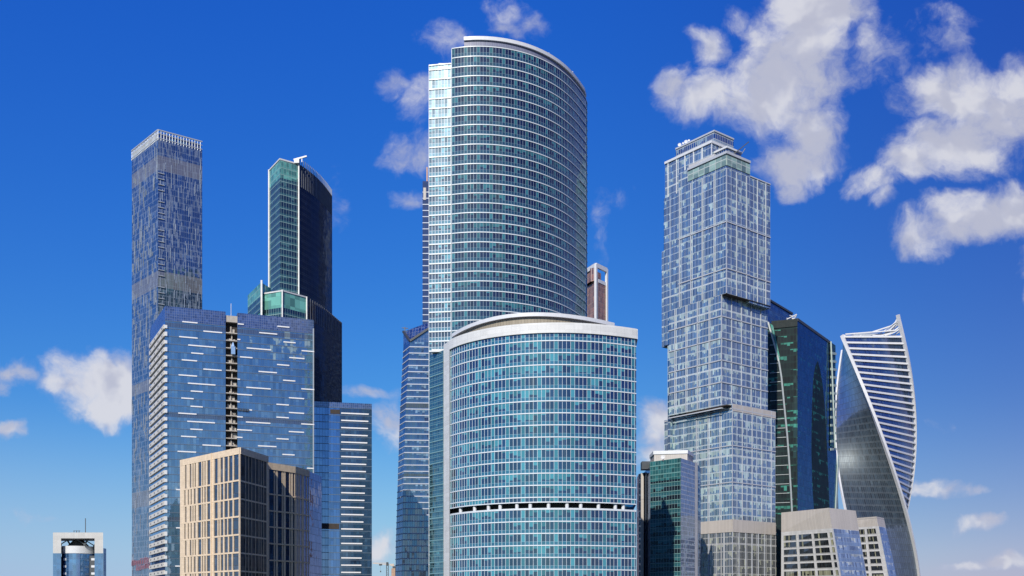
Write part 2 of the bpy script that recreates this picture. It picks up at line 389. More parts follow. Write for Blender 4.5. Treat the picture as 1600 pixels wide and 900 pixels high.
# ================================================================== central curved tower (rear)
H = 219.75
def central_tower():
    pts = [corner(a, b, H) for a, b in ((706,75),(731,72.6),(756,71.2),(790,75.5),(825,83),(850,93.5),(871,106),(887,118.5),(900,132),(908,141.5),(914.5,152))]
    path = fit(pts, 4, 48)
    t = thing('curved_tower', 'tallest tower, bowed blue-green glass front, white floor lines and curved white roof rim', 'skyscraper', (path[0][0], path[0][1], 0))
    Z1 = CAMZ + H; fh = 3.82
    e = path[-1]
    # the curve turns further round at its right end, then a straight back
    ext = [(e[0] + 1.1, e[1] + 5), (e[0] + 1.3, e[1] + 12), (e[0] - 1, e[1] + 24), (e[0] - 40, e[1] + 30), (path[0][0], path[0][1] + 45)]
    full = path + ext
    zf = Z1 - 2 * fh * 1.0
    gm = glass('blue-green curtain wall', 1.25, fh, Z1 - 100 * fh, dark=(.003, .007, .026), light=(.03, .15, .17), span=(.012, .06, .095), frame=(.18, .28, .35),
               sp=.34, lv=.09, lh=.10, blind=.38, refl=.09, pil=4, tint=(.42, .74, .95), rough=.05, jit=.02, group=9)
    MB().prism(full, 0, Z1).build('glass_facade', gm, t, smooth=True)
    MB().prism(shrink(full, .97), Z1, Z1 + .4).build('roof', M['roofgrey'], t)
    n = int((Z1 - 2) / fh)
    bands(path + ext[:3], [Z1 - .4 - i * fh for i in range(0, n)], .32, M['whiteband'], t, .16)
    mullions(path + ext[:3], 1.25, 1, Z1 - .1, .07, .03, M['mullion'], t)
    # roof crown: recessed ribbed wall and a white rim on top
    a = along(722, path[0], path[6])
    sub = [p for p in path if (p[0] / p[1]) * F + 800 > 722]
    sub = sub + ext[:1]
    strip(MB(), sub, -1.6, -1.0, Z1 + .02, Z1 + 2.6).build('crown_wall', plain('ribbed blue-grey crown', (.22, .24, .34), .5, 0, .08, panel=(.7, 9), pcol=.4), t)
    strip(MB(), sub, -6, -.3, Z1 + 2.6, Z1 + 4.0).build('roof_rim', M['white'], t)
    ant = MB()
    for s_ in (42, 60): 
        p, tt = pat(path, s_); ant.bar((p.x, p.y + 2, Z1 + 4), (p.x, p.y + 2, Z1 + 5), .25)
    ant.build('antenna', M['white'], t)
    # lower flat side wing
    Zw = CAMZ + 213.8; A = (xx(670.3, 403.6), 403.6); B = (xx(705, 402.2), 402.2)
    w = MB().prism([A, B, (B[0] + .5, B[1] + 40), (A[0] - .4 + .5, A[1] + 34)], 0, Zw).build('side_wing', glass('side wing curtain wall', 1.25, fh, Z1 - 100 * fh,
        dark=(.01, .02, .05), light=(.10, .30, .36), span=(.06, .18, .24), frame=(.6, .72, .8), sp=.36, lv=.12, lh=.16, blind=.5, refl=.13, tint=(.6, .85, 1.0), rough=.15, jit=.02, wav=.02, group=5), t)
    ws = seg(A, B)
    zs = [Z1 - .45 - i * fh for i in range(2, n)]
    bands(ws, zs, .45, M['whiteband'], w, .3)
    bands(ws, [Zw - .3], .45, M['whiteband'], w, .35, 'parapet')
    mullions(ws, 1.25, 1, Zw, .13, .16, M['whiteband'], w)
    MB().box((xx(697, 405), 409, Zw), 6.0, 8, 1.7).build('roof_box', M['white'], t)
    # joint between wing and curve
    MB().box((xx(706.3, 402.5), 402.6, 1), .5, .9, Z1 - 1.2).build('corner_post', M['greyframe'], t)
central_tower()

# ================================================================== front curved tower
def front_tower():
    H = 90.4
    pts = [corner(a, b, H) for a, b in ((703.7,547),(716,541.3),(731,536),(757,530.2),(783.7,526),(810,523),(836,521.2),(862,520.4),(889,520.7),(915,521.6),(941,523.4),(968,526.4),(994,530))]
    path = fit(pts, 4, 48)
    t = thing('front_curved_tower', 'nearest broad tower, bowed teal glass, white parapet and an open floor with columns', 'skyscraper', (path[0][0], path[0][1], 0))
    Z1 = CAMZ + H; fh = 3.96
    S0, S1 = (xx(693, 364.4), 364.4), (xx(671.5, 371.8), 371.8)
    e = path[-1]
    back = [(e[0] + 1.5, e[1] + 22), (e[0] - 30, e[1] + 48), (S1[0], S1[1] + 22), S1, S0]
    full = path + back
    zg1, zg0 = zz(785.3, 337), zz(793.6, 337)       # open floor
    gm = glass('teal curtain wall', 1.37, fh, zz(533.3, 337) - 60 * fh + .0, dark=(.008, .02, .055), light=(.045, .23, .28), span=(.03, .12, .19), frame=(.5, .68, .74),
               sp=0.0, lv=.07, lh=.0, blind=.52, refl=.24, tint=(.6, .9, 1.0), rough=.04, jit=.012, group=8, seed=2)
    # spandrels sit just under each white line: put them at the top of every storey
    gm2 = glass('teal curtain wall lower', 1.37, fh, zz(533.3, 337) - 60 * fh - .30 * fh, dark=(.008, .02, .055), light=(.05, .24, .28), span=(.028, .12, .19), frame=(.5, .68, .74),
               sp=.34, lv=.12, lh=.1, blind=.5, refl=.24, tint=(.6, .9, 1.0), rough=.04, jit=.012, group=8, seed=4)
    zl = zz(533.3, 337) - 60 * fh
    gm = glass('teal curtain wall', 1.37, fh, zl, dark=(.006, .016, .05), light=(.045, .225, .265), span=(.018, .12, .18), frame=(.27, .44, .52),
               sp=.36, lv=.09, lh=.1, blind=.46, refl=.16, pil=4, tint=(.42, .78, .98), rough=.04, jit=.03, group=8, seed=2)
    MB().prism(full, zg1, Z1).build('upper_facade', gm, t, smooth=True)
    MB().prism(full, 0, zg0).build('lower_facade', gm, t, smooth=True)
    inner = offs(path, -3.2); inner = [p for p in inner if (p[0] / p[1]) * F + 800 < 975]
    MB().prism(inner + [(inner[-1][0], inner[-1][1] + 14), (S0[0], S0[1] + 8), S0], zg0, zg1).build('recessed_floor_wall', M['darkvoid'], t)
    L = plen(path)
    for k in range(12):
        px = 600 + (450,525,605,690,785,880,985,1087,1185,1283,1380,1440)[k] / 3.81
        best = min(path, key=lambda p: abs((p[0] / p[1]) * F + 800 - px)); i = path.index(best)
        c = offs(path, -.9)[i]
        col = MB(); nn = 10
        ring = [(c[0] + .62 * math.cos(6.283 * j / nn), c[1] + .62 * math.sin(6.283 * j / nn)) for j in range(nn)]
        col.prism(ring, zg0, zg1); col.build('column', M['white'], t, smooth=True)
    top = zz(533.3, 337)
    zs = [top - i * fh for i in range(0, 26)]
    zs = [z for z in zs if z > 1 and not (zg0 - .5 < z < zg1 + .1)] + [zg1 - .0, zg0 - .35]
    bands(path, zs, .32, M['whiteband'], t, .16)
    L = plen(path); k = 0
    while k <= L + .01:
        p, tt = pat(path, min(k, L)); nn = Vector((tt.y, -tt.x)); c = p + nn * .04
        mb = MB(); mb.box((c.x, c.y, .5), .09, .10, zg0 - .5, tt); mb.box((c.x, c.y, zg1), .09, .10, Z1 - zg1, tt)
        mb.build('mullion', M['whiteband'], t); k += 1.37
    # thin transoms
    # white parapet
    strip(MB(), path, -1, .55, Z1, Z1 + 3.35).build('parapet', M['capstone'], t)
    e2 = offs(path, .55)[-1]
    strip(MB(), [e, (e[0] + 1.5, e[1] + 22)], -1, .55, Z1, Z1 + 3.35).build('parapet_return', M['capstone'], t)
    # concrete edge strip on the left and the parapet wrapping it
    PL = offs(path, .3)[0]
    MB().prism([(S0[0], S0[1]), (PL[0], PL[1] - .2), (PL[0] + .1, PL[1] + 3), (S0[0] + .2, S0[1] + 3)], 0, Z1 + 3.2).build('edge_pier', M['capstone'], t)
    # side wall (teal, finely gridded)
    A = at(S1, S0, 0, .12); B = at(S1, S0, math.dist(S0, S1), .12)
    side = MB(); strip(side, [A, B], -.3, .05, .5, Z1 + 1.3)
    sd = side.build('side_wall', glass('side wall glazing', 1.1, 1.98, zl, dark=(.01, .05, .07), light=(.06, .2, .22), span=(.02, .09, .11), frame=(.2, .33, .36), sp=.4, lv=.1, lh=.12, blind=.2, refl=.22, tint=(.5, .8, .85), seed=6), t)
    bands([A, B], [z - .3 for z in zs if z < Z1], .25, plain('teal trim', (.18, .34, .38), .4, 0, .1), t, .22, 'side_band')
    MB().box((xx(684, 366), 368, Z1 + 1.3), 4.5, 3, 1.0).build('roof_unit', M['white'], t)
    MB().prism(shrink(full, .98), Z1 - .2, Z1 + .3).build('roof', M['roofgrey'], t)
    # drum on the roof with a curved white rim
    H2 = 99.5
    dp = [corner(a, b, H2) for a, b in ((707.6,522),(718,515),(731,509),(757.5,499.7),(783.7,493.3),(803,490.3),(823,488.7),(842,488.4),(862.5,489),(888,491.8),(915,496),(938,500.3),(959.6,505))]
    dpath = fit(dp, 4, 40); Z2 = CAMZ + H2
    dr = MB(); inn = offs(dpath, -.6)
    dr.prism(inn + [(inn[-1][0] - 6, inn[-1][1] + 14), (inn[0][0] + 4, inn[0][1] + 10)], Z1, Z2 - 1.2)
    dr.build('penthouse_drum', M['louvre'], t, smooth=True)
    strip(MB(), dpath, -5, .5, Z2 - 1.25, Z2).build('penthouse_rim', M['white'], t)
front_tower()

# ================================================================== slab with a ragged glass skin (far left)
def slim_left():
    H = 336.0
    C = corner(247, 203, H); Lf = corner(206, 236, H); Rt = corner(316, 221.5, H)
    bk = (Lf[0] + Rt[0] - C[0], Lf[1] + Rt[1] - C[1])
    t = thing('slender_tower', 'tall square dark blue tower with random pale vertical strips, behind the broad blue slab', 'skyscraper', (C[0], C[1], 0))
    Z1 = CAMZ + H; fh = 4.0
    zm = [(zz(275, 730), zz(252, 730)), (zz(455, 730), zz(430, 730)), (zz(610, 730), zz(592, 730)), (zz(790, 730), zz(765, 730))]
    gm = glass('navy glass with pale strips', 1.55, fh, Z1 - 100 * fh, dark=(.015, .03, .06), light=(.07, .11, .17), span=(.06, .085, .12), frame=(.27, .33, .42), sp=.2, lv=.09, lh=.10, midh=False,
               blind=.3, refl=.32, tint=(.75, .90, .95), rough=.05, jit=.04, group=3, fins=(.26, .45, 1.3), pmech=zm, mechc=(.17, .175, .19))
    MB().prism([Lf, C, Rt, bk], 0, Z1 - 6).build('glass_facade', gm, t)
    # crown: open white lattice
    cr = MB()
    for A, B in ((Lf, C), (C, Rt)):
        L = math.dist(A, B)
        for i in range(int(L / 2) + 1):
            p = at(A, B, min(i * 2.0, L), .1); cr.bar((*p, Z1 - 7), (*p, Z1), .35)
        a, b = at(A, B, 0, .1), at(A, B, L, .1)
        cr.bar((*a, Z1), (*b, Z1), .8); cr.bar((*a, Z1 - 2.6), (*b, Z1 - 2.6), .35); cr.bar((*a, Z1 - 5.6), (*b, Z1 - 5.6), .5)
        for i in range(int(L / 4)):
            p, q = at(A, B, i * 4, .1), at(A, B, i * 4 + 4, .1); cr.bar((*p, Z1 - 2.6), (*q, Z1), .3)
    cr.build('crown_lattice', M['greyframe'], t)
    sk = MB(); sk.prism(shrink([Lf, C, Rt, bk], .97), Z1 - 6, Z1 - 1.5); sk.build('crown_glazing', glass('crown glazing', 2, 3, Z1, sp=0, refl=.45, tint=(.6, .75, 1), dark=(.02, .04, .09), frame=(.2, .25, .33)), t)
    # balconies cut into the front corner, in small groups
    bl = [z for z in np.arange(zz(520, 720), zz(262, 720), 4.0)]
    u = (Vector(Lf) - Vector(C)).normalized(); v = (Vector(Rt) - Vector(C)).normalized()
    for i, z in enumerate(bl):
        if i % 5 == 4: continue
        c = Vector(C); q = [c, c + v * 4.2, c + v * 4.2 - u * .8 , c - u * .8 - v * .3]
        MB().prism([tuple(k) for k in q], z, z + .5).build('balcony', M['greyframe'], t)
    ribs = MB()
    for A, B, n_ in ((Lf, C, 31), (C, Rt, 20)):      # proud pale fins, irregular lengths
        L = math.dist(A, B); rnd = random.Random(5)
        for k in range(n_ * 9):
            s = rnd.uniform(.5, L - .5); z = rnd.uniform(2, Z1 - 20); l = rnd.choice((3, 4, 6, 8, 10))
            p = at(A, B, s, .2); ribs.box((*p, z), .22, .3, l, (B[0] - A[0], B[1] - A[1]))
    r = ribs.build('pale_fins', plain('pale blue fins', (.36, .43, .55), .4, 0, .1), t); r['kind'] = 'stuff'
    # two rows of small, unreadable red signage low on the left wall
    for row, (xa, xb, ya, yb, h) in enumerate(((207, 246, 880.5, 872, 4.6), (214, 238, 888, 882, 4.0))):
        rnd = random.Random(row + 3); px = xa; mb = MB()
        while px < xb - 1.5:
            w = rnd.uniform(1.2, 2.4); y = ya + (yb - ya) * (px - xa) / (xb - xa)
            s, z = wallpt(px, y, Lf, C); s2, _ = wallpt(min(px + w, xb), y, Lf, C)
            for q in range(3):
                f0 = s + (s2 - s) * q / 3; p = at(Lf, C, f0, .65)
                mb.box((*p, z - h / 2 + rnd.uniform(0, .8)), abs(s2 - s) * .12, .2, h * .8 * rnd.choice((1, .8, .95)), (C[0] - Lf[0], C[1] - Lf[1]))
            p = at(Lf, C, (s + s2) / 2, .65); mb.box((*p, z + rnd.choice((-h / 2, 0, h / 2 - .7))), abs(s2 - s) * .75, .2, .7, (C[0] - Lf[0], C[1] - Lf[1]))
            px += w + .9
        mb.build('red_lettering', M['redsign'], t)
slim_left()

# ================================================================== dark green tower with stepped podium
def green_tower():
    H = 271.8
    Lf, Pk, Cr = corner(420.4, 267, H), corner(437.5, 248.6, H), corner(467, 257, H)
    R1, R2 = corner(496, 279.5, H), corner(518.4, 306.5, H)
    t = thing('green_glass_tower', 'dark tower with mint green glass on its left faces and a black curved right face', 'skyscraper', (Pk[0], Pk[1], 0))
    Z1 = CAMZ + H; fh = 4.1
    zt = zz(283, 625)
    gg = dict(frame=(.28, .43, .41), sp=.34, lv=.15, lh=.3, midh=False, rough=.06, jit=.012)
    gA = glass('green curtain wall', 1.7, fh, 0, dark=(.008, .022, .03), light=(.04, .11, .11), span=(.03, .10, .10), blind=.25, refl=.13, tint=(.5, .75, .75), **gg)
    gT = glass('mint top glazing', 1.7, fh, 0, dark=(.10, .33, .27), light=(.14, .42, .34), span=(.12, .38, .31), blind=.5, refl=.12, tint=(.6, .9, .8), **gg)
    curve = fit([Cr, corner(482, 267, H), R1, corner(509, 293, H), R2], 3, 16)
    back = [(R2[0] - 8, R2[1] + 14), (Lf[0], Lf[1] + 30)]
    MB().prism([Lf, Pk, Cr] + curve[1:] + back, 0, zt).build('shaft', gA, t)
    MB().prism([Lf, Pk, Cr] + curve[1:] + back, zt, Z1).build('glazed_top', gT, t)
    dk = glass('black ribbed glazing', 1.9, fh, 0, dark=(.004, .005, .009), light=(.02, .03, .05), span=(.010, .014, .02), frame=(.06, .075, .09), sp=.3, lv=.14, lh=.25, blind=.2, refl=.05, tint=(.30, .38, .48), rough=.08, jit=.05, wav=.12, ior=1.3)
    strip(MB(), curve, -.2, .25, 0, Z1 + .1).build('black_curved_wall', dk, t, smooth=True)
    for i in range(26):
        p, tt = pat(curve, i * plen(curve) / 26 + .5); 
        n_ = Vector((tt.y, -tt.x)); c = p + n_ * .35
        MB().box((c.x, c.y, zt - 2), .3, .3, 17, tt).build('crown_fin', M['finsteel'], t)
    for P_ in (Lf, Cr): MB().box((P_[0], P_[1] - .4, 0), .8, .8, Z1 + .5).build('corner_post', M['capstone'], t)
    bands([Lf, Pk, Cr], [Z1 - .4], .9, M['capstone'], t, .4, 'parapet')
    mb = MB(); c = ((Pk[0] + Cr[0]) / 2 + 4, Cr[1] - 1, Z1)
    mb.box(c, 3, 3, 2.4); mb.bar((c[0] - 2, c[1], Z1 + 2.4), (c[0] + 6, c[1], Z1 + 4.6), .9); mb.bar((c[0] + 3, c[1], Z1 + 1), (c[0] + 3, c[1], Z1 + 4.2), .5)
    mb.build('roof_crane', M['white'], t)
    # lower stepped block
    H2 = 185.9
    Q0, Q1, Q2 = corner(409, 459.4, H2), corner(441.4, 454.3, H2), corner(479.5, 464.8, H2)
    cv = fit([Q2, corner(498, 475.5, H2), corner(516, 490.0, H2), corner(525, 497, H2), corner(533.6, 504.5, H2)], 3, 14)
    Z2 = CAMZ + H2; zt2 = zz(484, 605)
    bk = [(cv[-1][0] - 6, cv[-1][1] + 10), (Q0[0], Q0[1] + 40)]
    MB().prism([Q0, Q1, Q2] + cv[1:] + bk, 0, zt2).build('lower_shaft', gA, t)
    plainT = glass('pale mint panels', 3.4, 5, 0, dark=(.15, .42, .34), light=(.15, .42, .34), span=(.15, .42, .34), sp=0, lv=.06, lh=.06, frame=(.12, .3, .25), blind=.5, refl=.06, tint=(.6, .9, .8))
    MB().prism([Q0, Q1, Q2] + cv[1:] + bk, zt2, Z2).build('lower_glazed_top', plainT, t)
    strip(MB(), cv, -.2, .3, 0, Z2 + .1).build('lower_black_wall', dk, t, smooth=True)
    for i in range(20):
        p, tt = pat(cv, i * plen(cv) / 20 + .5); n_ = Vector((tt.y, -tt.x)); c = p + n_ * .35
        MB().box((c.x, c.y, Z2 - 13), .3, .3, 13, tt).build('crown_fin', M['finsteel'], t)
    for P_ in (Q1, Q2): MB().box((P_[0], P_[1] - .5, 0), .7, .7, Z2 + .3).build('corner_post', M['capstone'], t)
    bands([Q0, Q1, Q2], [Z2 - .4], .8, M['capstone'], t, .4, 'parapet')
    W1 = corner(408, 441, 192); W0 = corner(387, 461.5, 192)
    Z3 = CAMZ + 192
    MB().prism([W0, W1, (W1[0] + 3, W1[1] + 12), (W0[0] + 4, W0[1] + 30)], 0, Z3).build('side_wing', gT, t)
    MB().box((W1[0] + .4, W1[1] - .5, 0), 1.0, .8, Z3 + 1).build('corner_post', M['capstone'], t)
    st = strip(MB(), [at(W0, W1, 1, .1), at(W0, W1, math.dist(W0, W1) - 1, .1)], 0, .15, Z3 - 17, Z3 - 8); st.build('window_band', gA, t)
green_tower()

# ================================================================== broad blue slab with a concrete slot
LIGHT = plain('white light strip', (.85, .86, .88), .4, 0, .02)
def blue_slab():
    H = 153.4
    C, Rt, Lf = corner(258, 478, H), corner(490.5, 500, H), corner(235, 512, H)
    t = thing('broad_blue_tower', 'broad blue glass slab with short white strips and an open concrete shaft', 'skyscraper', (C[0], C[1], 0))
    Z1 = CAMZ + H; fh = 3.9
    L = math.dist(C, Rt); bk = (Lf[0] + Rt[0] - C[0], Lf[1] + Rt[1] - C[1])
    s0, s1 = along(352.5, C, Rt), along(371, C, Rt)
    zp = zz(503, 522)
    d = (Vector(Rt) - Vector(C)).normalized(); nb = Vector((-d.y, d.x))
    gm = glass('sky blue curtain wall', 1.5, fh, zp - 60 * fh, dark=(.035, .09, .15), light=(.075, .15, .21), span=(.075, .115, .14), frame=(.07, .13, .23), sp=.16, lv=.10, lh=.0, midh=False,
               blind=.4, refl=.52, tint=(.70, .92, .95), rough=.03, jit=.02, wav=.03, group=5, pmech=[(zz(512, 522), zz(505, 522)), (zz(652, 522), zz(644, 522)), (zz(815, 522), zz(808, 522))], mechc=(.06, .075, .11))
    def P(s, o=0): return tuple(Vector(C) + d * s + nb * o)
    MB().prism([P(0), P(s0), P(s0, 30), P(0, 30)], 0, zp).build('left_facade', gm, t)
    MB().prism([P(s1), P(L), P(L, 30), P(s1, 30)], 0, zp).build('right_facade', gm, t)
    pg = glass('parapet glazing', 1.1, 1.3, zp, dark=(.04, .07, .17), light=(.04, .07, .17), span=(0, 0, 0), sp=0, frame=(.15, .20, .34), lv=.13, lh=.13, blind=.3, refl=.28, tint=(.55, .66, .85), rough=.08)
    MB().prism([P(0), P(s0), P(s0, 30), P(0, 30)], zp, Z1).build('parapet_screen', pg, t)
    MB().prism([P(s1), P(L), P(L, 30), P(s1, 30)], zp, Z1).build('parapet_screen', pg, t)
    # slot
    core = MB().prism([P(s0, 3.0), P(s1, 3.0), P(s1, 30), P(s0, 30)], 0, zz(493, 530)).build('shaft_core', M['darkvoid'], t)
    zs = []
    z = zz(520, 530) 
    while z > 2: zs.append(z); z -= fh
    rnd = random.Random(4)
    for i, z in enumerate(zs):
        mb = MB(); a, b = P(s0 + .05, 1.4), P(s1 - .05, 1.4)
        strip(mb, [a, b], -2, 1.2, z, z + .45)
        mid = P((s0 + s1) / 2 + rnd.uniform(-.4, .4), 1.9); mb.box((*mid, z + .45), .5, .6, fh - .45, d)
        if rnd.random() < .8 or i > 9:
            q = P(s0 + 1.6 + rnd.uniform(0, 3), 2.6); mb.box((*q, z + .5), 1.4 + rnd.random() * 2, .3, rnd.uniform(.8, 2.2) + (1.0 if i > 8 else 0), d)
            q = P(s1 - 1.6 - rnd.uniform(0, 1), 2.6); mb.box((*q, z + .5), 1.5, .3, rnd.uniform(.8, 2.4), d)
        mb.build('shaft_slab', M['concrete'], t)
    mb = MB(); strip(mb, [P(s0, .6), P(s1, .6)], -4, .0, zz(502, 530), zz(492, 530)); mb.build('shaft_head', M['concrete'], t)
    MB().box((*P((s0 + s1) / 2, 3), zz(492, 530)), .25, .25, 7).build('antenna', M['greyframe'], t)
    mb = MB(); q = P(s1 - 2.2, -.3); mb.box((*q, zz(553, 530)), 2.0, 1.6, 4.0, d); mb.prism([tuple(Vector(q) + Vector(k)) for k in ((-.8, -.8), (.8, -.8), (.8, .8), (-.8, .8))], zz(553, 530) + 4, zz(553, 530) + 6.2, fp2=[tuple(Vector(q) + Vector(k)) for k in ((-.2, -.2), (.2, -.2), (.2, .2), (-.2, .2))]); mb.build('hoist_cabin', M['bluecab'], t)
    mb = MB(); q = P(s1 + 3, -.5); mb.box((*q, zz(641, 530)), 5.5, .9, .3, d); mb.box((*q, zz(641, 530) + 1.2), 5.5, .15, .15, d)
    for k in range(5): mb.box((*P(s1 + .4 + k * 1.3, -.5), zz(641, 530)), .15, .9, 1.3, d)
    mb.build('work_platform', M['steel'], t)
    # floor lines
    zline = [zp - i * fh for i in range(0, 42) if zp - i * fh > 1]
    tr = plain('dim floor trim', (.12, .17, .24), .4, .1, .1)
    for z in zline:
        mb = MB(); strip(mb, [P(0), P(s0)], -.05, .15, z, z + .28); strip(mb, [P(s1), P(L)], -.05, .15, z, z + .28); mb.build('floor_line', tr, t)
    # short white strips on the floor lines
    L3 = [(265,363,180),(400,520,235),(245,363,280),(303,480,331),(322,400,381),(262,360,428),(400,517,484),(241,360,527),(301,477,580),(319,397,629),(259,338,677),(318,396,730),(239,356,768),(297,474,810),(316,395,859),
          (620,658,193),(873,950,208),(757,872,249),(617,636,292),(912,989,308),(676,833,347),(1028,1108,364),(634,714,393),(949,1046,408),(871,949,453),(753,870,497),(617,634,540),(909,987,553),(674,830,594),(1026,1108,608),(615,712,641),(947,1044,655),(867,946,699),(615,632,688),(692,711,740),(947,1044,752),(615,652,778),(867,946,789),(672,828,820),(1025,1108,832),(615,711,869),(946,1043,881)]
    L3 = [(220 + a / 4.092, 220 + b / 4.092, 460 + c / 4.092) for a, b, c in L3] + [(220 + a / 4.092, 220 + b / 4.092, 680 + c / 4.092) for a, b, c in ((257,355,8),(394,511,62),(235,354,107),(612,650,17),(867,945,26),(749,867,72),(905,983,127),(1062,1106,215),(1085,1108,430),(225,300,360),(225,300,591),(220,290,848))]
    for a, b, y in L3:
        sa, z = wallpt(a, y, C, Rt); sb, _ = wallpt(b, y, C, Rt)
        z = min(zline, key=lambda q: abs(q - z)) if abs(min(zline, key=lambda q: abs(q - z)) - z) < .9 else z
        strip(MB(), [P(sa), P(sb)], .02, .42, z, z + .62).build('white_strip', LIGHT, t)
    strip(MB(), [P(L - .6), P(L)], -.5, .3, 0, zp + 3).build('corner_post', M['greyframe'], t)
    # left side, white spandrel bands with dark vents, and glass between
    dl = (Vector(Lf) - Vector(C)); LL = dl.length
    A = at(Lf, C, 0); B = at(Lf, C, LL - .5)
    MB().prism([Lf, C, P(0, 30), tuple(Vector(Lf) + nb * .1 + d * 2)], 0, zp).build('side_facade', glass('side glazing', 1.5, fh, 0, dark=(.02, .05, .12), light=(.06, .12, .2), span=(.03, .06, .1), sp=.2, lv=.1, lh=0, frame=(.1, .15, .25), refl=.4, tint=(.6, .8, 1)), t)
    MB().prism([Lf, C, P(0, 30), tuple(Vector(Lf) + nb * .1 + d * 2)], zp, Z1).build('side_parapet_screen', pg, t)
    vm, n, out = new_mat('white spandrel with round vents')
    uv = n.n.new('ShaderNodeUVMap').outputs[0]; u, v, _ = n.sep(uv)
    fu = n.m('SUBTRACT', n.m('FRACT', n.m('DIVIDE', u, 11.5)), .5)
    fv = n.m('SUBTRACT', n.m('FRACT', n.m('DIVIDE', n.m('SUBTRACT', v, zp - 60 * fh), fh)), .27)
    dd = n.m('ADD', n.m('POWER', n.m('MULTIPLY', fu, 11.5 / 1.4), 2), n.m('POWER', n.m('MULTIPLY', fv, fh / .55), 2))
    c = n.mix(n.m('LESS_THAN', dd, 1), (.70, .66, .58), (.08, .08, .09))
    b_ = n.n.new('ShaderNodeBsdfPrincipled'); n.inp(b_.inputs['Base Color'], c); b_.inputs['Roughness'].default_value = .5; n.l.new(b_.outputs[0], out.inputs[0])
    for i, z in enumerate(zline[1:]):
        strip(MB(), [A, B], -.05, .7, z, z + 2.1).build('spandrel_band', vm, t)
        if True:
            p = P(0.5, -.3); MB().box((*at(C, Rt, .35, .35), z), 1.3, 1.3, 2.1 if i % 2 else 1.6, d).build('corner_balcony', M['white'], t)
    # lower right extension
    H2 = 113.05
    E0, E1 = corner(490.5, 627, H2), corner(581, 631, H2); E0 = (E0[0], E0[1])
    t2 = thing('low_blue_tower', 'lower deep blue glass block with a ladder of long white strips on its right half', 'office tower', (E0[0], E0[1], 0))
    Z2 = CAMZ + H2; zq = zz(636, 560); fh2 = 3.98
    g2 = glass('deep blue curtain wall', 1.5, fh2, zq - 60 * fh2, dark=(.012, .045, .15), light=(.02, .07, .2), span=(.03, .07, .15), frame=(.03, .08, .2), sp=.14, lv=.1, lh=0, midh=False, blind=.35, refl=.42, tint=(.40, .66, 1.0), rough=.03, jit=.012, seed=8)
    g3 = glass('dark teal curtain wall', 1.5, fh2, zq - 60 * fh2, dark=(.008, .025, .06), light=(.03, .07, .12), span=(.03, .06, .09), frame=(.03, .05, .09), sp=.14, lv=.1, lh=0, midh=False, blind=.35, refl=.22, tint=(.4, .62, .8), rough=.03, jit=.012, seed=9)
    LE = math.dist(E0, E1); sm = along(531, E0, E1); mid = at(E0, E1, sm)
    nb2 = Vector((0, 30)); be = (E1[0] * (1 + 27 / E1[1]) - .3, E1[1] + 27)
    MB().prism([E0, mid, tuple(Vector(mid) + nb2), tuple(Vector(E0) + nb2)], 0, zq).build('left_facade', g2, t2)
    MB().prism([mid, E1, be, tuple(Vector(mid) + nb2)], 0, zq).build('right_facade', g3, t2)
    MB().prism([E0, E1, be, tuple(Vector(E0) + nb2)], zq, Z2).build('parapet_screen', pg, t2)
    zl2 = [zq - i * fh2 for i in range(0, 34) if zq - i * fh2 > 1]
    for z in zl2: strip(MB(), seg(E0, E1), -.05, .15, z, z + .28).build('floor_line', tr, t2)
    for i, z in enumerate(zl2[1:]):
        a, b = along(533.0, E0, E1), along(576 - i * .55, E0, E1)
        strip(MB(), [at(E0, E1, a), at(E0, E1, b)], .02, .42, z + .9, z + 1.6).build('white_strip', LIGHT, t2)
    for px in (516, 532):
        pass
    s_, z = wallpt(516, 643, E0, E1); e_, _ = wallpt(531, 643, E0, E1)
    strip(MB(), [at(E0, E1, s_), at(E0, E1, e_)], .02, .2, z - 1.2, z + 1.2).build('dark_vent', M['darkvoid'], t2)
    s_, z = wallpt(492, 822, E0, E1); e_, _ = wallpt(530, 822, E0, E1)
    strip(MB(), [at(E0, E1, s_), at(E0, E1, e_)], .02, .2, z - 1.5, z + 1.5).build('dark_vent', M['darkvoid'], t2)
blue_slab()

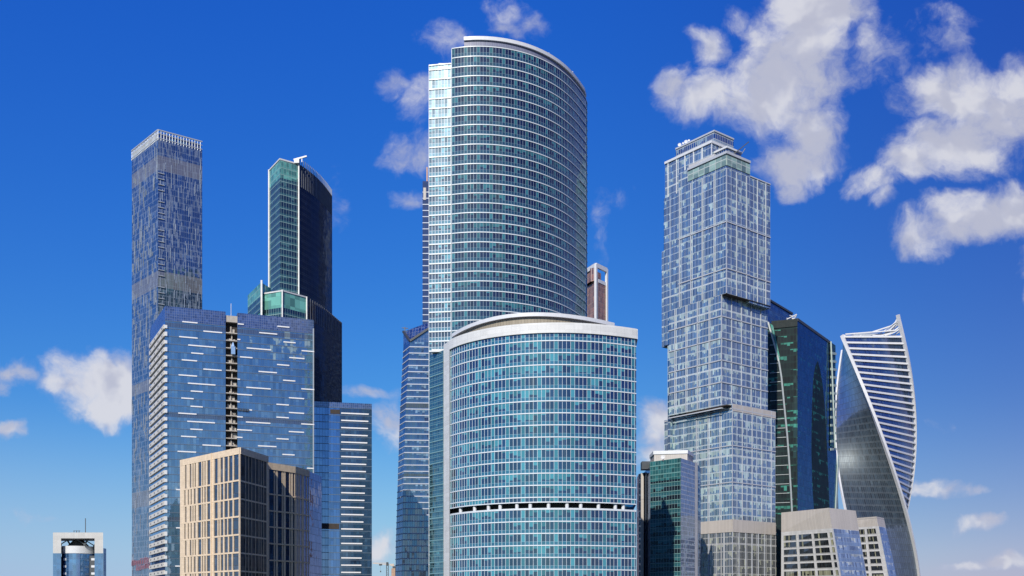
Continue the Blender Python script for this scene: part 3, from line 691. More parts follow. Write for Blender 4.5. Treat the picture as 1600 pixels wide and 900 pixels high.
# ================================================================== beige stone building in front
def beige_building():
    H = 62.75
    C, Lf, Rt = corner(375, 699, H), corner(282.3, 719, H), corner(418.5, 713, H)
    t = thing('stone_office_building', 'beige stone office block with tall narrow windows, standing in front of the blue towers', 'office building', (C[0], C[1], 0))
    Z1 = CAMZ + H
    W0, W1, W2 = corner(419, 722.3, 60.0), corner(460.8, 729, 60.0), corner(482.8, 735, 60.0)
    W0 = (Rt[0] - .3, Rt[1] + 1.5)
    # keep the wing's roof line: recompute its corners from one common height
    Hw = 62.0
    W1, W2 = corner(460.8, 729, Hw), corner(482.8, 735, Hw); W0 = corner(418.0, 722.3, Hw)
    gl = glass('dark office glazing', 1.6, 3.55, Z1, dark=(.012, .02, .035), light=(.05, .07, .10), span=(.02, .03, .045), frame=(.06, .05, .045), sp=.12, lv=.09, lh=.14, midh=False, blind=.3, refl=.20, tint=(.7, .78, .85), rough=.03, jit=.02, wav=.03)
    gr = glass('black office glazing', 1.6, 3.55, Z1, dark=(.006, .007, .008), light=(.06, .06, .05), span=(.01, .01, .012), frame=(.03, .028, .025), sp=.12, lv=.09, lh=.12, midh=False, blind=.25, refl=.05, tint=(.22, .25, .28), rough=.03, jit=.10, wav=.16, ior=1.25)
    bkL = (Lf[0] + 6, Lf[1] + 30); bkR = (Rt[0] - 7.5, Rt[1] + 22)
    top = Z1 - .3
    fpb = [Lf, C, Rt, bkR, bkL]
    MB().prism([Lf, C, tuple(Vector(C) + Vector((2, 10))), bkR, bkL], 0, top).build('left_glazing', gl, t)
    strip(MB(), [at(C, Rt, 0), at(C, Rt, math.dist(C, Rt))], -.5, .0, 0, top).build('right_glazing', gr, t)
    MB().prism(shrink(fpb, .98), top, top + .3).build('roof', M['roofgrey'], t)
    rows = [zz(680 + y / 4.092, C[1]) for y in (120, 290, 405, 522, 638, 752, 868)]
    h = (rows[1] - rows[5]) / 4; rows += [rows[-1] - h, rows[-1] - 2 * h]; rows = [r for r in rows if r > 2]
    band = .95
    # left face piers as fractions in zoomed photo columns (solid parts)
    solidA = [(253,286),(296,316),(327,334),(341,348),(356,370),(391,396),(404,411),(418,428),(447,474),(496,501),(506,512),(529,537),(561,566),(591,597),(630,636)]
    solidB = [(253,281),(290,304),(312,322),(330,342),(354,366),(388,394),(402,409),(419,425),(447,470),(494,499),(508,514),(532,538),(556,560),(585,590),(630,636)]
    def colpx(x): return 220 + x / 4.092
    LL = math.dist(Lf, C)
    for ri, zr in enumerate(rows):
        lo = rows[ri + 1] if ri + 1 < len(rows) else 0
        mb = MB()
        if ri == 0: strip(mb, [at(Lf, C, 0), at(Lf, C, LL)], -.2, .35, zr, Z1)
        else: strip(mb, [at(Lf, C, 0), at(Lf, C, LL)], -.2, .34, zr - band / 2 + .3, zr + band / 2)
        hi = zr - (0 if ri == 0 else band / 2 - .3)
        b0 = lo + (band / 2 if ri + 1 < len(rows) else 0)
        for a, b in (solidA if ri % 2 == 0 else solidB):
            sa, sb = max(along(colpx(a), Lf, C), 0), min(along(colpx(b), Lf, C), LL)
            strip(mb, [at(Lf, C, sa), at(Lf, C, sb)], -.2, .30, b0, hi)
        mb.build('stone_panel', M['beige'], t)
    MB().box((*at(Lf, C, along(colpx(458), Lf, C), .45), 0), .5, .4, Z1 + .05, (C[0] - Lf[0], C[1] - Lf[1])).build('pilaster', M['beige'], t)
    rr = [(637,639),(669,671),(688,690),(708,710),(732,734),(754,756),(768,770),(784,786),(803,814)]
    RL = math.dist(C, Rt)
    for ri, zr in enumerate(rows):
        lo = rows[ri + 1] if ri + 1 < len(rows) else 0
        mb = MB()
        if ri == 0: strip(mb, [at(C, Rt, 0), at(C, Rt, RL)], -.2, .35, zr, Z1)
        else: strip(mb, [at(C, Rt, 0), at(C, Rt, RL)], -.2, .12, zr - .35, zr + .25)
        for a, b in rr:
            sa, sb = max(along(colpx(a), C, Rt), .02), min(along(colpx(b), C, Rt), RL)
            strip(mb, [at(C, Rt, sa), at(C, Rt, sb)], -.2, .07, lo + (.25 if ri + 1 < len(rows) else 0), zr - (.35 if ri else 0))
        mb.build('stone_panel', M['beige'], t)
    # wing
    Zw = CAMZ + Hw
    gw = glass('blue office glazing', 1.6, 3.55, Zw, dark=(.008, .014, .04), light=(.02, .03, .06), span=(.012, .02, .05), frame=(.04, .035, .03), sp=.12, lv=.09, lh=.12, midh=False, blind=.2, refl=.20, tint=(.5, .62, 1), rough=.03, jit=.02, wav=.03)
    w = MB().prism([W0, W1, W2, (W2[0] + 2, W2[1] + 20), (W0[0], W0[1] + 30)], 0, Zw - .3).build('wing', gw, t)
    mb = MB(); ww = [W0, W1, W2]
    wr = [zz(680 + y / 4.092, (W0[1] + W1[1]) / 2) for y in (385, 490, 592, 697, 803)]
    hw = (wr[0] - wr[4]) / 4; wr = [wr[0] + hw] + wr + [wr[-1] - hw, wr[-1] - 2 * hw]; wr = [z for z in wr if z > 1]
    wtop = zz(680 + 212 / 4.092, W0[1]); 
    for A, B, cols in ((W0, W1, [(812,820),(850,856),(863,875),(901,907),(912,925),(949,955),(960,972),(982,986)]), (W1, W2, [(985,998),(1003,1008),(1012,1018),(1027,1042),(1056,1061),(1072,1078)])):
        LW = math.dist(A, B)
        mb = MB(); strip(mb, [at(A, B, 0), at(A, B, LW)], -.2, .35, wtop - .3, Zw); mb.build('wing_parapet', M['beige'], w)
        for i, zr in enumerate([wtop] + wr[1:]):
            lo = (wr[1:] + [0])[i]
            mb = MB()
            if i: strip(mb, [at(A, B, 0), at(A, B, LW)], -.2, .33, zr - .35, zr + .25)
            for a, b in cols:
                sa, sb = max(along(colpx(a), A, B), 0), min(along(colpx(b), A, B), LW)
                strip(mb, [at(A, B, sa), at(A, B, sb)], -.2, .12, lo + .25, zr - .36)
            mb.build('wing_panel', M['beige'], w)
beige_building()

# ================================================================== small portal tower bottom left
def portal_tower():
    Y = 600
    x0, x1 = xx(83, Y), xx(161.5, Y); Z1 = zz(832, Y); zg = zz(864.5, Y)
    t = thing('portal_tower', 'small distant tower, white square portal frame around a round glass drum', 'office tower', ((x0 + x1) / 2, Y, 0))
    kb = (600 + 24) / 600
    def X(q): return xx(60 + q / 6.154, Y)
    def Zq(q): return zz(780 + q / 6.154, Y)
    wt = plain('off-white cladding', (.56, .56, .54), .55, 0, .05, panel=(2, 2), pcol=.9)
    gb = glass('mid blue glazing', 2.0, 3.4, zg, dark=(.04, .12, .26), light=(.05, .15, .3), span=(.03, .1, .22), frame=(.12, .22, .38), sp=.3, lv=.16, lh=.2, blind=.3, refl=.35, tint=(.55, .75, 1), seed=11)
    D_ = 24
    mb = MB()
    mb.prism([(X(140), Y), (X(218), Y), (X(218) * kb, Y + D_), (X(140) * kb, Y + D_)], zg, Z1); mb.prism([(X(540), Y), (X(622), Y), (X(622) * kb, Y + D_), (X(540) * kb, Y + D_)], zg, Z1)
    mb.prism([(X(218), Y), (X(540), Y), (X(540) * kb, Y + D_), (X(218) * kb, Y + D_)], Zq(376), Z1); mb.build('portal_frame', wt, t)
    for a, b in ((140, 218), (540, 622)): MB().prism([(X(a), Y), (X(b), Y), (X(b) * kb, Y + D_), (X(a) * kb, Y + D_)], 0, zg).build('glass_pier', gb, t)
    MB().prism([(X(624) * (Y + 3) / Y, Y + 3), (X(652) * (Y + 8) / Y, Y + 8), (X(652) * kb, Y + D_), (X(624) * kb, Y + D_)], 0, Zq(468)).build('side_block', glass('dark blue glazing', 2, 3.4, 0, refl=.2, tint=(.4, .55, .9), seed=12), t)
    # drum
    cx, r, cy = X(385) * (Y + 12) / Y, (X(534) - X(236)) / 2 * 1.02, Y + 12
    ring = [(cx + r * math.cos(a), cy + r * math.sin(a)) for a in np.linspace(0, 2 * math.pi, 33)[:-1]]
    MB().prism(ring, 0, zg + .2).build('glass_drum', gb, t, smooth=True)
    MB().prism([(cx + (a - cx) * 1.02, cy + (b - cy) * 1.02) for a, b in ring], zg + .2, Zq(445)).build('drum_collar', M['white'], t, smooth=True)
    mb = MB(); r2 = [(cx + (a - cx) * .68, cy + (b - cy) * .68) for a, b in ring]; r3 = [(cx + (a - cx) * .30, cy + (b - cy) * .3) for a, b in ring]
    mb.prism(r2, Zq(443), Zq(380), fp2=r3); mb.build('cone_roof', M['steel'], t, smooth=True)
    mb = MB()
    for sx in (-1, 1):
        for yy in (4, 18): mb.bar((cx + sx * r * .2, Y + yy, Zq(378)), (cx + sx * r * .9, Y + yy, Zq(442)), .5); mb.bar((cx + sx * r * .98, Y + yy, Zq(378)), (cx + sx * r * .72, Y + yy, Zq(442)), .8)
    mb.build('roof_truss', M['steel'], t)
    MB().prism([(X(216), Y + 8), (X(550), Y + 8), (X(550) * kb, Y + D_ - 1), (X(216) * kb, Y + D_ - 1)], 0, zg - 1).build('core', M['steel'], t)
    for i in range(8):
        z = zg - 4 - i * 4.2
        if z < 2: break
        for sx in (X(245), X(512)): MB().prism([(sx - 1.7, Y + 3.5), (sx + 1.7, Y + 3.5), (sx + 1.7, Y + 9), (sx - 1.7, Y + 9)], z, z + 1.3).build('balcony', M['white'], t)
    MB().bar((X(398), Y + 8, Z1), (X(398), Y + 8, Zq(172)), .35).build('mast', M['steel'], t)
    mb = MB()
    for q in (300, 325, 350): mb.bar((X(q), Y + 6, Z1), (X(q), Y + 6, Z1 + 1.6), .3)
    mb.bar((X(295), Y + 6, Z1 + 1.4), (X(360), Y + 6, Z1 + 1.4), .25); mb.build('roof_rail', M['steel'], t)
portal_tower()

# ================================================================== sail tower with notched roof
WL = plain('white floor line', (.52, .58, .68), .4, 0, .05)
def sail_tower():
    t = thing('notched_tower', 'narrow navy glass tower with a V-notched roof at the left side of the curved towers', 'skyscraper', (xx(650, 650), 650, 0))
    fh = 3.95; D0 = 650
    def fp(z):
        y = HOR - (z - CAMZ) * F / D0
        l = np.interp(y, [500, 540, 600, 650, 750, 850, 900, 980], [632, 630, 627, 624.5, 621.5, 618.5, 618, 618])
        c = np.interp(y, [500, 532, 640, 760, 900, 980], [641, 640.7, 634, 630.5, 628, 628])
        yl, yc, yr = D0 + 14, D0, D0 + 2
        return [(xx(l, yl), yl), (xx(c, yc), yc), (xx(705, yr), yr), (xx(700, yr + 40), yr + 40), (xx(l + 6, yl + 30), yl + 30)]
    zt = zz(534, D0); zm = [(zz(637, D0), zz(629, D0)), (zz(744, D0), zz(740, D0))]
    gm = glass('navy curtain wall', 1.5, fh, 0, dark=(.01, .025, .07), light=(.17, .27, .36), span=(.02, .05, .13), frame=(.06, .1, .2), sp=.4, lv=.12, lh=.1, midh=False, blind=.42, refl=.24, tint=(.5, .7, .95), rough=.04, jit=.06, wav=.05, group=4, seed=13, pmech=zm, mechc=(.06, .07, .05))
    mb = MB(); levels = list(np.arange(0, zt, fh)) + [zt]
    for a, b in zip(levels[:-1], levels[1:]):
        A, B = fp(a), fp(b); u = 0
        for i in range(5):
            j = (i + 1) % 5; L = math.dist(A[i], A[j])
            mb.face([(*A[i], a), (*A[j], a), (*B[j], b), (*B[i], b)], [(u, a), (u + L, a), (u + L, b), (u, b)]); u += 60
    T = fp(zt); mb.face([(*p, zt) for p in T]); mb.build('glass_facade', gm, t)
    zh = zz(509, D0)
    h = MB(); A, B, C = T[0], T[1], T[2]
    h.face([(*A, zt), (*B, zt), (*A, zh)]); h.face([(*B, zt), (*C, zt), (*C, zh + 8)])
    h.face([(*A, zh), (*B, zt), (*C, zh + 8)]); h.face([(*A, zt), (*A, zh), (*C, zh + 8), (*C, zt)])
    h.build('notched_top', glass('top navy glazing', 2, 3, 0, dark=(.02, .05, .12), light=(.05, .1, .2), sp=0, refl=.3, tint=(.5, .65, .9)), t)
    e = MB(); e.bar((A[0], A[1] - .5, zh), (B[0], B[1] - .5, zt + .4), 1.3); e.bar((B[0], B[1] - .5, zt + .4), (C[0], C[1] - .5, zh + 8), 1.3); e.build('roof_edge', M['steel'], t)
    mb = MB(); mb.bar((A[0] + 1, A[1], zh), (A[0] + 1, A[1], zh + 3), .6); mb.bar((A[0] - 1, A[1], zh + 2.5), (A[0] + 3, A[1], zh + 2.2), .4); mb.build('roof_equipment', M['steel'], t)
    for z in levels[1:-1]:
        q = fp(z); strip(MB(), [q[0], q[1], q[2]], -.05, .3, z - .25, z + .35).build('floor_line', WL, t)
sail_tower()

def hidden_tower():
    Y = 760; H = (HOR - 283) / F * Y; Z1 = CAMZ + H
    A, B = (xx(660.3, Y), Y), (xx(720, Y), Y)
    t = thing('dark_tower_behind', 'dark navy tower edge with white floor lines showing just left of the tallest curved tower', 'skyscraper', (A[0], A[1], 0))
    C0 = (A[0] - 1.5, A[1])
    MB().prism([A, B, (B[0], B[1] + 40), (A[0] + 20, A[1] + 40)], 0, Z1, fp2=None).build('glass_facade', glass('dark navy glazing', 1.8, 4.55, 0, dark=(.008, .015, .05), light=(.02, .04, .1), span=(.012, .02, .06), frame=(.02, .035, .09), sp=.3, lv=.1, lh=.05, blind=.2, refl=.18, tint=(.4, .55, .95), seed=14), t)
    MB().prism([C0, (A[0] - .02, A[1]), (A[0] - .02, A[1] + 20), (C0[0], C0[1] + 20)], 0, zz(650, Y)).build('lower_flare', M['steel'], t)
    for i in range(1, 68): 
        z = Z1 - 4 - i * 4.55
        if z > 2: strip(MB(), [A, B], -.05, .3, z, z + .6).build('floor_line', WL, t)
    MB().box((A[0] + 1.6, A[1] - .2, Z1 - 14), 2.0, .5, 9).build('roof_vent', M['beigeribs'], t)
    MB().bar((A[0] + 3, A[1] + 4, Z1), (A[0] + 3, A[1] + 4, Z1 + 12), 1.0).build('roof_mast', M['cabin'], t)
hidden_tower()

# ================================================================== bronze tower with white frame
def bronze_tower():
    Y = 760; H = (HOR - 413) / F * Y
    C, Lf, Rt = corner(931, 413, H), corner(900, 433, H), corner(947.8, 421, H)
    t = thing('bronze_tower', 'reddish brown striped tower in a white frame, peeking out right of the tallest curved tower', 'skyscraper', (C[0], C[1], 0))
    Z1 = CAMZ + H
    br = glass('bronze striped glazing', 2.1, 4, 0, dark=(.26, .11, .07), light=(.36, .17, .11), span=(.2, .09, .06), sp=.25, frame=(.50, .40, .35), lv=.5, lh=.12, midh=False, blind=.4, refl=.10, tint=(.9, .7, .6), rough=.1)
    bk = (Lf[0] + Rt[0] - C[0], Lf[1] + Rt[1] - C[1])
    cut = zz(438, Y)
    MB().prism([Lf, C, Rt, bk], 0, cut).build('lower_body', br, t)
    d = (Vector(Rt) - Vector(C)).normalized(); n = Vector((-d.y, d.x))
    Ci = tuple(Vector(C) + n * 5); Ri = tuple(Vector(Rt) + n * 5)
    MB().prism([Lf, C, Ci, Ri, bk], cut, Z1 - 2).build('upper_body', br, t)
    mb = MB()
    for P_ in (C, Rt): mb.box((P_[0], P_[1] - .3, 0), 1.7, 1.7, Z1, d)
    for a, b in ((Lf, C), (C, Rt)): mb.bar((a[0], a[1] - .4, Z1 - .8), (b[0], b[1] - .4, Z1 - .8), 1.5, 3.2)
    mb.build('white_frame', M['white'], t)
    L = math.dist(C, Rt); strip(MB(), [at(C, Rt, L * .22), at(C, Rt, L * .95)], -3, .3, cut - .8, cut + 1.8).build('white_ledge', M['white'], t)
bronze_tower()

# ================================================================== stacked-block tower with pale grid
def stacked_tower():
    O = Vector((xx(1135, 500), 500)); u = Vector((-.62, .785)); v = Vector((.785, .62)).normalized(); u.normalize()
    Hc = (HOR - 237.3) / F * 500
    t = thing('stacked_block_tower', 'tall tower of offset blocks, pale grid over blue glass, dishes on the roof', 'skyscraper', (O.x, O.y, 0))
    def P(a, b): return tuple(O + u * a + v * b)
    def ua(px, b=0): 
        tt = (px - 800) / F; o = O + v * b; return (tt * o.y - o.x) / (u.x - tt * u.y)
    def vb(px, a=0):
        tt = (px - 800) / F; o = O + u * a; return (tt * o.y - o.x) / (v.x - tt * v.y)
    def ZA(py, a=0, b=0): return zz(py, P(a, b)[1])
    fh = 3.6
    base = dict(dark=(.014, .055, .15), dark2=(.035, .11, .24), light=(.38, .50, .46), span=(.34, .42, .43), frame=(.52, .59, .64), midh=False, refl=.24, tint=(.72, .96, .96), rough=.04, jit=.03)
    g1 = glass('pale gridded glass', .95, fh, 0, sp=.10, lv=.17, lh=.08, blind=.30, maj=(8, .5, 16, .7), group=3, seed=20, **base)
    g2 = glass('pale gridded glass, middle', .95, fh, 0, sp=.14, lv=.19, lh=.18, blind=.44, maj=(8, .5, 4, .8), group=4, seed=21, **base)
    g3 = glass('pale gridded glass, lower', .95, fh, 0, sp=.16, lv=.2, lh=.28, blind=.50, maj=(8, .6, 12, .9), group=4, seed=22, **base)
    g4 = glass('pale gridded glass, base', .95, fh, 0, sp=.1, lv=.26, lh=.25, blind=.42, maj=(8, .6, 12, .9), group=2, seed=23, dark=(.02, .03, .035), light=(.32, .34, .24), span=(.25, .26, .22), frame=(.42, .43, .44), midh=False, refl=.12, tint=(.7, .8, .9), rough=.04, jit=.03)
    def block(name, a0, a1, b0, b1, z0, z1, mat, parent=t, mbr=None):
        fp = [P(a0, b0), P(a0, b1), P(a1, b1), P(a1, b0)]
        # unwrap so that both visible faces start at the front corner
        mb = MB()
        def wall(p, q, z0, z1, s0, s1): mb.face([(*p, z0), (*q, z0), (*q, z1), (*p, z1)], [(s0, z0), (s1, z0), (s1, z1), (s0, z1)])
        wall(P(a0, b0), P(a0, b1), z0, z1, 1000.0, 1000 + b1 - b0); wall(P(a0, b0), P(a1, b0), z0, z1, 2000.0, 2000 + a1 - a0)
        wall(P(a1, b0), P(a1, b1), z0, z1, 3000, 3000 + b1 - b0); wall(P(a0, b1), P(a1, b1), z0, z1, 4000, 4000 + a1 - a0)
        mb.face([(*p, z1) for p in fp]); mb.face([(*p, z0) for p in fp]); return mb.build(name, mat, parent)
    def ribs(blk, a0, a1, b0, b1, z0, z1, step=7.6, w=.45, d=.35, mat=None):
        mat = mat or M['greyframe']
        k = 0
        while k < (b1 - b0) + .1:
            c = P(a0 - d / 2, b0 + min(k, b1 - b0)); MB().box((*c, z0), w, d, z1 - z0, v).build('vertical_rib', mat, blk); k += step
        k = step
        while k < (a1 - a0) + .1:
            c = P(a0 + min(k, a1 - a0), b0 - d / 2); MB().box((*c, z0), w, d, z1 - z0, u).build('vertical_rib', mat, blk); k += step
    def belts(blk, a0, a1, b0, b1, zs, h=.55, d=.35, mat=None):
        for z in zs:
            mb = MB(); c = P(a0 - d / 2, (b0 + b1) / 2 - d / 2); mb.box((*c, z), b1 - b0 + d, d, h, v)
            c = P((a0 + a1) / 2, b0 - d / 2); mb.box((*c, z), a1 - a0, d, h, u); mb.build('belt', mat or M['greyframe'], blk)
    RIB = plain('pale grid frame', (.50, .53, .58), .45, .0, .06)
    Ztop = CAMZ + Hc
    bR = vb(1171.5); bR2 = vb(1204.5, 0); aL = ua(1075); aLL = ua(1036)
    z_ov = ZA(457.8)                    # right overhang underside
    # front upper block
    aM = ua(1060)
    b1 = block('upper_block', 0, aM, 0, bR, z_ov, Ztop, g1)
    ribs(b1, 0, aM, 0, bR, z_ov, Ztop - 8, mat=RIB); belts(b1, 0, aM, 0, bR, [ZA(347), ZA(420)], mat=RIB)
    gt = glass('pale green top band', 3.6, 3.6, Ztop, dark=(.26, .38, .30), light=(.3, .42, .34), span=(.2, .3, .26), sp=0, lv=.3, lh=.4, blind=.5, frame=(.5, .56, .55), refl=.15, tint=(.8, 1, .9))
    strip(MB(), [P(aL, 0), P(0, 0)], -.05, .3, Ztop - 6.5, Ztop - 1.6).build('top_band', gt, b1); strip(MB(), [P(0, 0), P(0, bR)], -.05, .3, Ztop - 6.5, Ztop - 1.6).build('top_band', gt, b1)
    belts(b1, 0, aL, 0, bR, [Ztop - 1.0], 1.2, .7, RIB)
    # right extension
    zr = ZA(273.5, 0, bR)
    b2 = block('right_block', 0.4, aM, bR, bR2, ZA(462, 0, 0), zr, g1); ribs(b2, .4, 1.2, bR, bR2, z_ov, zr, 6.5, mat=RIB); belts(b2, .4, 1, bR, bR2, [ZA(347), zr - .6, ZA(420)], mat=RIB)
    # left rear shoulder
    zl = ZA(254, aLL, 0); 
    b3 = block('left_block', aM - .4, aLL, .6, bR, ZA(540, aLL, 0), ZA(300, aM, 0), g1)
    # the white-framed rear slab rising behind the front block
    b4 = block('rear_block', aL - 14, aLL, 1.6, bR - 1, ZA(300, aM, 0) - 30, zl, g1); ribs(b4, aL - 14, aLL, 1.6, bR, ZA(400, aLL, 0), zl, 5.8, mat=M['white'])
    c = P((aL + aLL) / 2 - 6, 1.2); belts(b4, aL - 14, aLL, 1.6, bR - 1, [zl - .6, zl - 20], 1.2, .6, M['white'])
    # top plant storey
    zA = Ztop + 19
    a5, a6 = ua(1116, 9), ua(1056, 9)
    o5 = P(a5, 9); zA = zz(204, o5[1])
    b5 = block('penthouse', a5, a6, 9, 9 + 15, Ztop - 10, zA, glass('penthouse glazing', 1.3, 4, 0, sp=.35, span=(.25, .34, .36), dark=(.02, .05, .14), light=(.2, .3, .34), frame=(.42, .46, .5), lv=.25, lh=.4, blind=.3, refl=.25, tint=(.7, .85, 1), seed=24))
    belts(b5, a5, a6, 9, 24, [zA - .6, zA - 7], .8, .4, RIB)
    b6 = block('terrace_step', 3, aL - .5, 4, bR - 3, Ztop, Ztop + 4.5, glass('terrace glazing', 1.3, 4, 0, sp=.35, span=(.3, .36, .38), dark=(.02, .05, .12), light=(.25, .32, .34), frame=(.42, .46, .5), lv=.25, lh=.4, refl=.2, tint=(.7, .85, 1), seed=25))
    belts(b6, 3, aL - .5, 4, bR - 3, [Ztop + 4], .9, .6, M['white'])
    strip(MB(), [P(aL, .6), P(8, .6)], -3, .2, Ztop - 1, Ztop + 2.0).build('terrace_wall', M['greystone'], t)
    # middle block, set back on the right face
    sv = .0
    b2m = vb(1199.5, 3.2)
    zlow = ZA(648.6, ua(1060), 0); zc = ZA(630.5)
    mid = block('middle_block', 3.2, ua(1045), .0 + .05, b2m, ZA(632), z_ov, g2)
    ribs(mid, 3.2, ua(1045), .05, b2m, ZA(632), z_ov, 7.6, mat=RIB)
    belts(mid, 3.2, ua(1045), .05, b2m, [z_ov - k * 3.6 * 3 for k in range(1, 5)] + [ZA(640) + 1], mat=RIB)
    # dark soffit of the overhang
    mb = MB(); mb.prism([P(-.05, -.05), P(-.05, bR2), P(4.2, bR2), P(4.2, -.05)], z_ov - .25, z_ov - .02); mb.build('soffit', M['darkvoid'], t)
    # left step (hangs lower than the upper block)
    st = block('left_step', aLL, ua(1031.5), 1.2, 22, ZA(541, aLL, 0), ZA(391, aLL, 0), g2); ribs(st, aLL, ua(1031.5), 1.2, 2, ZA(541, aLL, 0), ZA(391, aLL, 0), 4, mat=RIB)
    ls = block('left_lower', ua(1045), ua(1041), 1.0, 26, ZA(800), ZA(541, aLL, 0), g2)
    # lower block
    z5 = ZA(811, 0, 0)
    b3r = vb(1211.5, -.8) 
    ua_l = ua(1036, 2.4)
    lowb = block('lower_block', -.8, 24, 3.4, b3r, z5, ZA(630, 0, 2.2), g3); ribs(lowb, -.8, 24, 3.4, b3r, z5, ZA(630), 7.6, mat=RIB, w=.4, d=.3)
    lowl = block('lower_left_block', 24, ua_l, 3.4, 30, z5, ZA(648, 24, 3.4), g3)
    belts(lowb, -.8, ua_l, 3.4, b3r, [z5 + k * 3.6 * 5 for k in range(1, 4)], .5, .3, RIB)
    # beige service band under the middle block on the right face
    strip(MB(), [P(-.8, 4), P(-.8, b3r)], 0, .25, ZA(641), ZA(630)).build('beige_band', M['beigeribs'], t)
    strip(MB(), [P(-.8, 3.4), P(-.8, b3r)], 0, .3, z5 - 6.2, z5).build('service_band', M['beigeribs'], t); strip(MB(), [P(ua_l, 3.4), P(-.8, 3.4)], 0, .3, z5 - 6.2, z5).build('service_band', M['beigeribs'], t)
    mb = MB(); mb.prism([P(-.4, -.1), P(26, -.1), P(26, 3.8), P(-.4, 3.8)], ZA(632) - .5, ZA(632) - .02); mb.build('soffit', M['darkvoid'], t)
    bs = block('base_block', -.8, ua_l, 3.4, vb(1213, -.8), 0, z5, g4); ribs(bs, -.8, ua_l, 3.4, vb(1213, -.8), 0, z5 - 6, 5, mat=RIB, w=.35, d=.3)
    # roof dishes and crane
    for i, (px, r) in enumerate(((1062, .95), (1067.5, .6), (1072, .95), (1076.5, .6))):
        a = ua(px, 10); p = P(a, 10); MB_ = dish(MB(), (*p, zA + 1.6), r, (-.3, -1, .15)); MB_.build('satellite_dish', M['white'], t)
    mb = MB(); p = P(3, bR - 8); q = P(-1, bR - 2)
    mb.bar((*p, Ztop), (*p, Ztop + 4), .6); mb.bar((*p, Ztop + 3), (*q, Ztop + 9), .4); mb.bar((*p, Ztop + 4), (*P(8, bR - 14), Ztop + 6), .4); mb.bar((*P(6, bR - 4), Ztop), (*P(2, bR - 1), Ztop + 7), .3); mb.build('roof_crane', M['steel'], t)
stacked_tower()

# ================================================================== small teal office tower
def teal_office():
    H = 63.0
    C, Lf, Rt, R2, L2, L3 = corner(1063.8, 715.7, H), corner(1016, 722, H), corner(1085.5, 723, H), corner(1094.5, 729.6, H), corner(1010, 727, H), corner(998, 730, H)
    t = thing('teal_office_tower', 'short teal glass office tower with a white penthouse beside the front curved tower', 'office tower', (C[0], C[1], 0))
    Z1 = CAMZ + H; fh = 3.8
    gm = glass('teal office glazing', 1.45, fh, Z1 - 60 * fh, dark=(.008, .012, .016), light=(.035, .15, .17), span=(.028, .125, .15), frame=(.24, .40, .42), sp=.42, lv=.13, lh=.13, blind=.40, refl=.16, tint=(.5, .85, .85), seed=30, group=5)
    gs = glass('white gridded side', 1.15, 1.9, Z1, dark=(.10, .16, .26), light=(.12, .2, .32), span=(.1, .16, .26), frame=(.52, .56, .62), sp=0, lv=.32, lh=.36, blind=.3, refl=.22, tint=(.7, .85, 1), seed=31)
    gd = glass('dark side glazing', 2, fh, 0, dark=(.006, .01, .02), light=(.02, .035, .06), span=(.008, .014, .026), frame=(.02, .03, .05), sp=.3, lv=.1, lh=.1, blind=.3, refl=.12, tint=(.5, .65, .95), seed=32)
    zt = zz(755, 435)
    MB().prism([Lf, C, (C[0] + 1, C[1] + 20), (Lf[0] + 2, Lf[1] + 25)], 0, Z1).build('front_facade', gm, t)
    topc = glass('blank teal top', 1.45, 1.9, Z1, dark=(.03, .15, .16), light=(.035, .17, .18), span=(.03, .15, .15), frame=(.2, .38, .38), sp=0, lv=.13, lh=.12, blind=.4, refl=.16, tint=(.5, .85, .85))
    strip(MB(), [Lf, C], 0, .12, zz(750, 435), Z1 + .1).build('top_panel', topc, t)
    MB().prism([(C[0] + .02, C[1]), Rt, (Rt[0] + 1, Rt[1] + 18), (C[0] + 1.02, C[1] + 20)], 0, Z1).build('gridded_facade', gs, t)
    k = .02
    MB().prism([(Rt[0] + k, Rt[1]), (Rt[0] + 1.7, Rt[1] + 2.2), (Rt[0] + 3, Rt[1] + 16), (Rt[0] + 1.02, Rt[1] + 18)], 0, Z1 + .2).build('edge_pier', M['greystone'], t)
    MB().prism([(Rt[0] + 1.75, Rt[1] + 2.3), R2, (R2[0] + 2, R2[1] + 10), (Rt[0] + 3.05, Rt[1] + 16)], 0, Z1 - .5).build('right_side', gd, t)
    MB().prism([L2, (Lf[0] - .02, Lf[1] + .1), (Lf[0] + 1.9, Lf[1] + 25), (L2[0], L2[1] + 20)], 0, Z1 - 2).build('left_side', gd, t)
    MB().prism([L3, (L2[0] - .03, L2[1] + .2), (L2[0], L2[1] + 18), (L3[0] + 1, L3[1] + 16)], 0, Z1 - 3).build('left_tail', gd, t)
    MB().box((xx(1003, 455), 454, 0), 1.2, 1, Z1 - 3.2).build('brown_edge', M['beigeribs'], t)
    pa, pb, pc = corner(1022, 708, 68), corner(1074, 706.5, 68), corner(1082.8, 712, 68)
    Zp = CAMZ + 68
    MB().prism([pa, pb, pc, (pc[0], pc[1] + 10), (pa[0], pa[1] + 12)], Z1, Zp - .6).build('penthouse', M['beigeribs'], t)
    fp = [pa, pb, pc, (pc[0], pc[1] + 10), (pa[0], pa[1] + 12)]
    MB().prism(shrink(fp, 1.04), Zp - .6, Zp + .9).build('penthouse_roof', M['white'], t)
    MB().box((xx(1010, 450), 452, Z1 - 2), 4, 5, 3.4).build('roof_plant', M['steel'], t)
    dish(MB(), (xx(1036, 436), 436, Z1 + 1.2), .9, (-.3, -1, .3)).build('satellite_dish', M['white'], t)
    for i in range(20):
        z = Z1 - 2.2 - i * fh
        if z > 1: strip(MB(), [Lf, C], -.02, .2, z, z + .22).build('floor_band', plain('teal band', (.2, .42, .42), .4, 0, .05) if i == 0 else bpy.data.materials['teal band'], t)
teal_office()

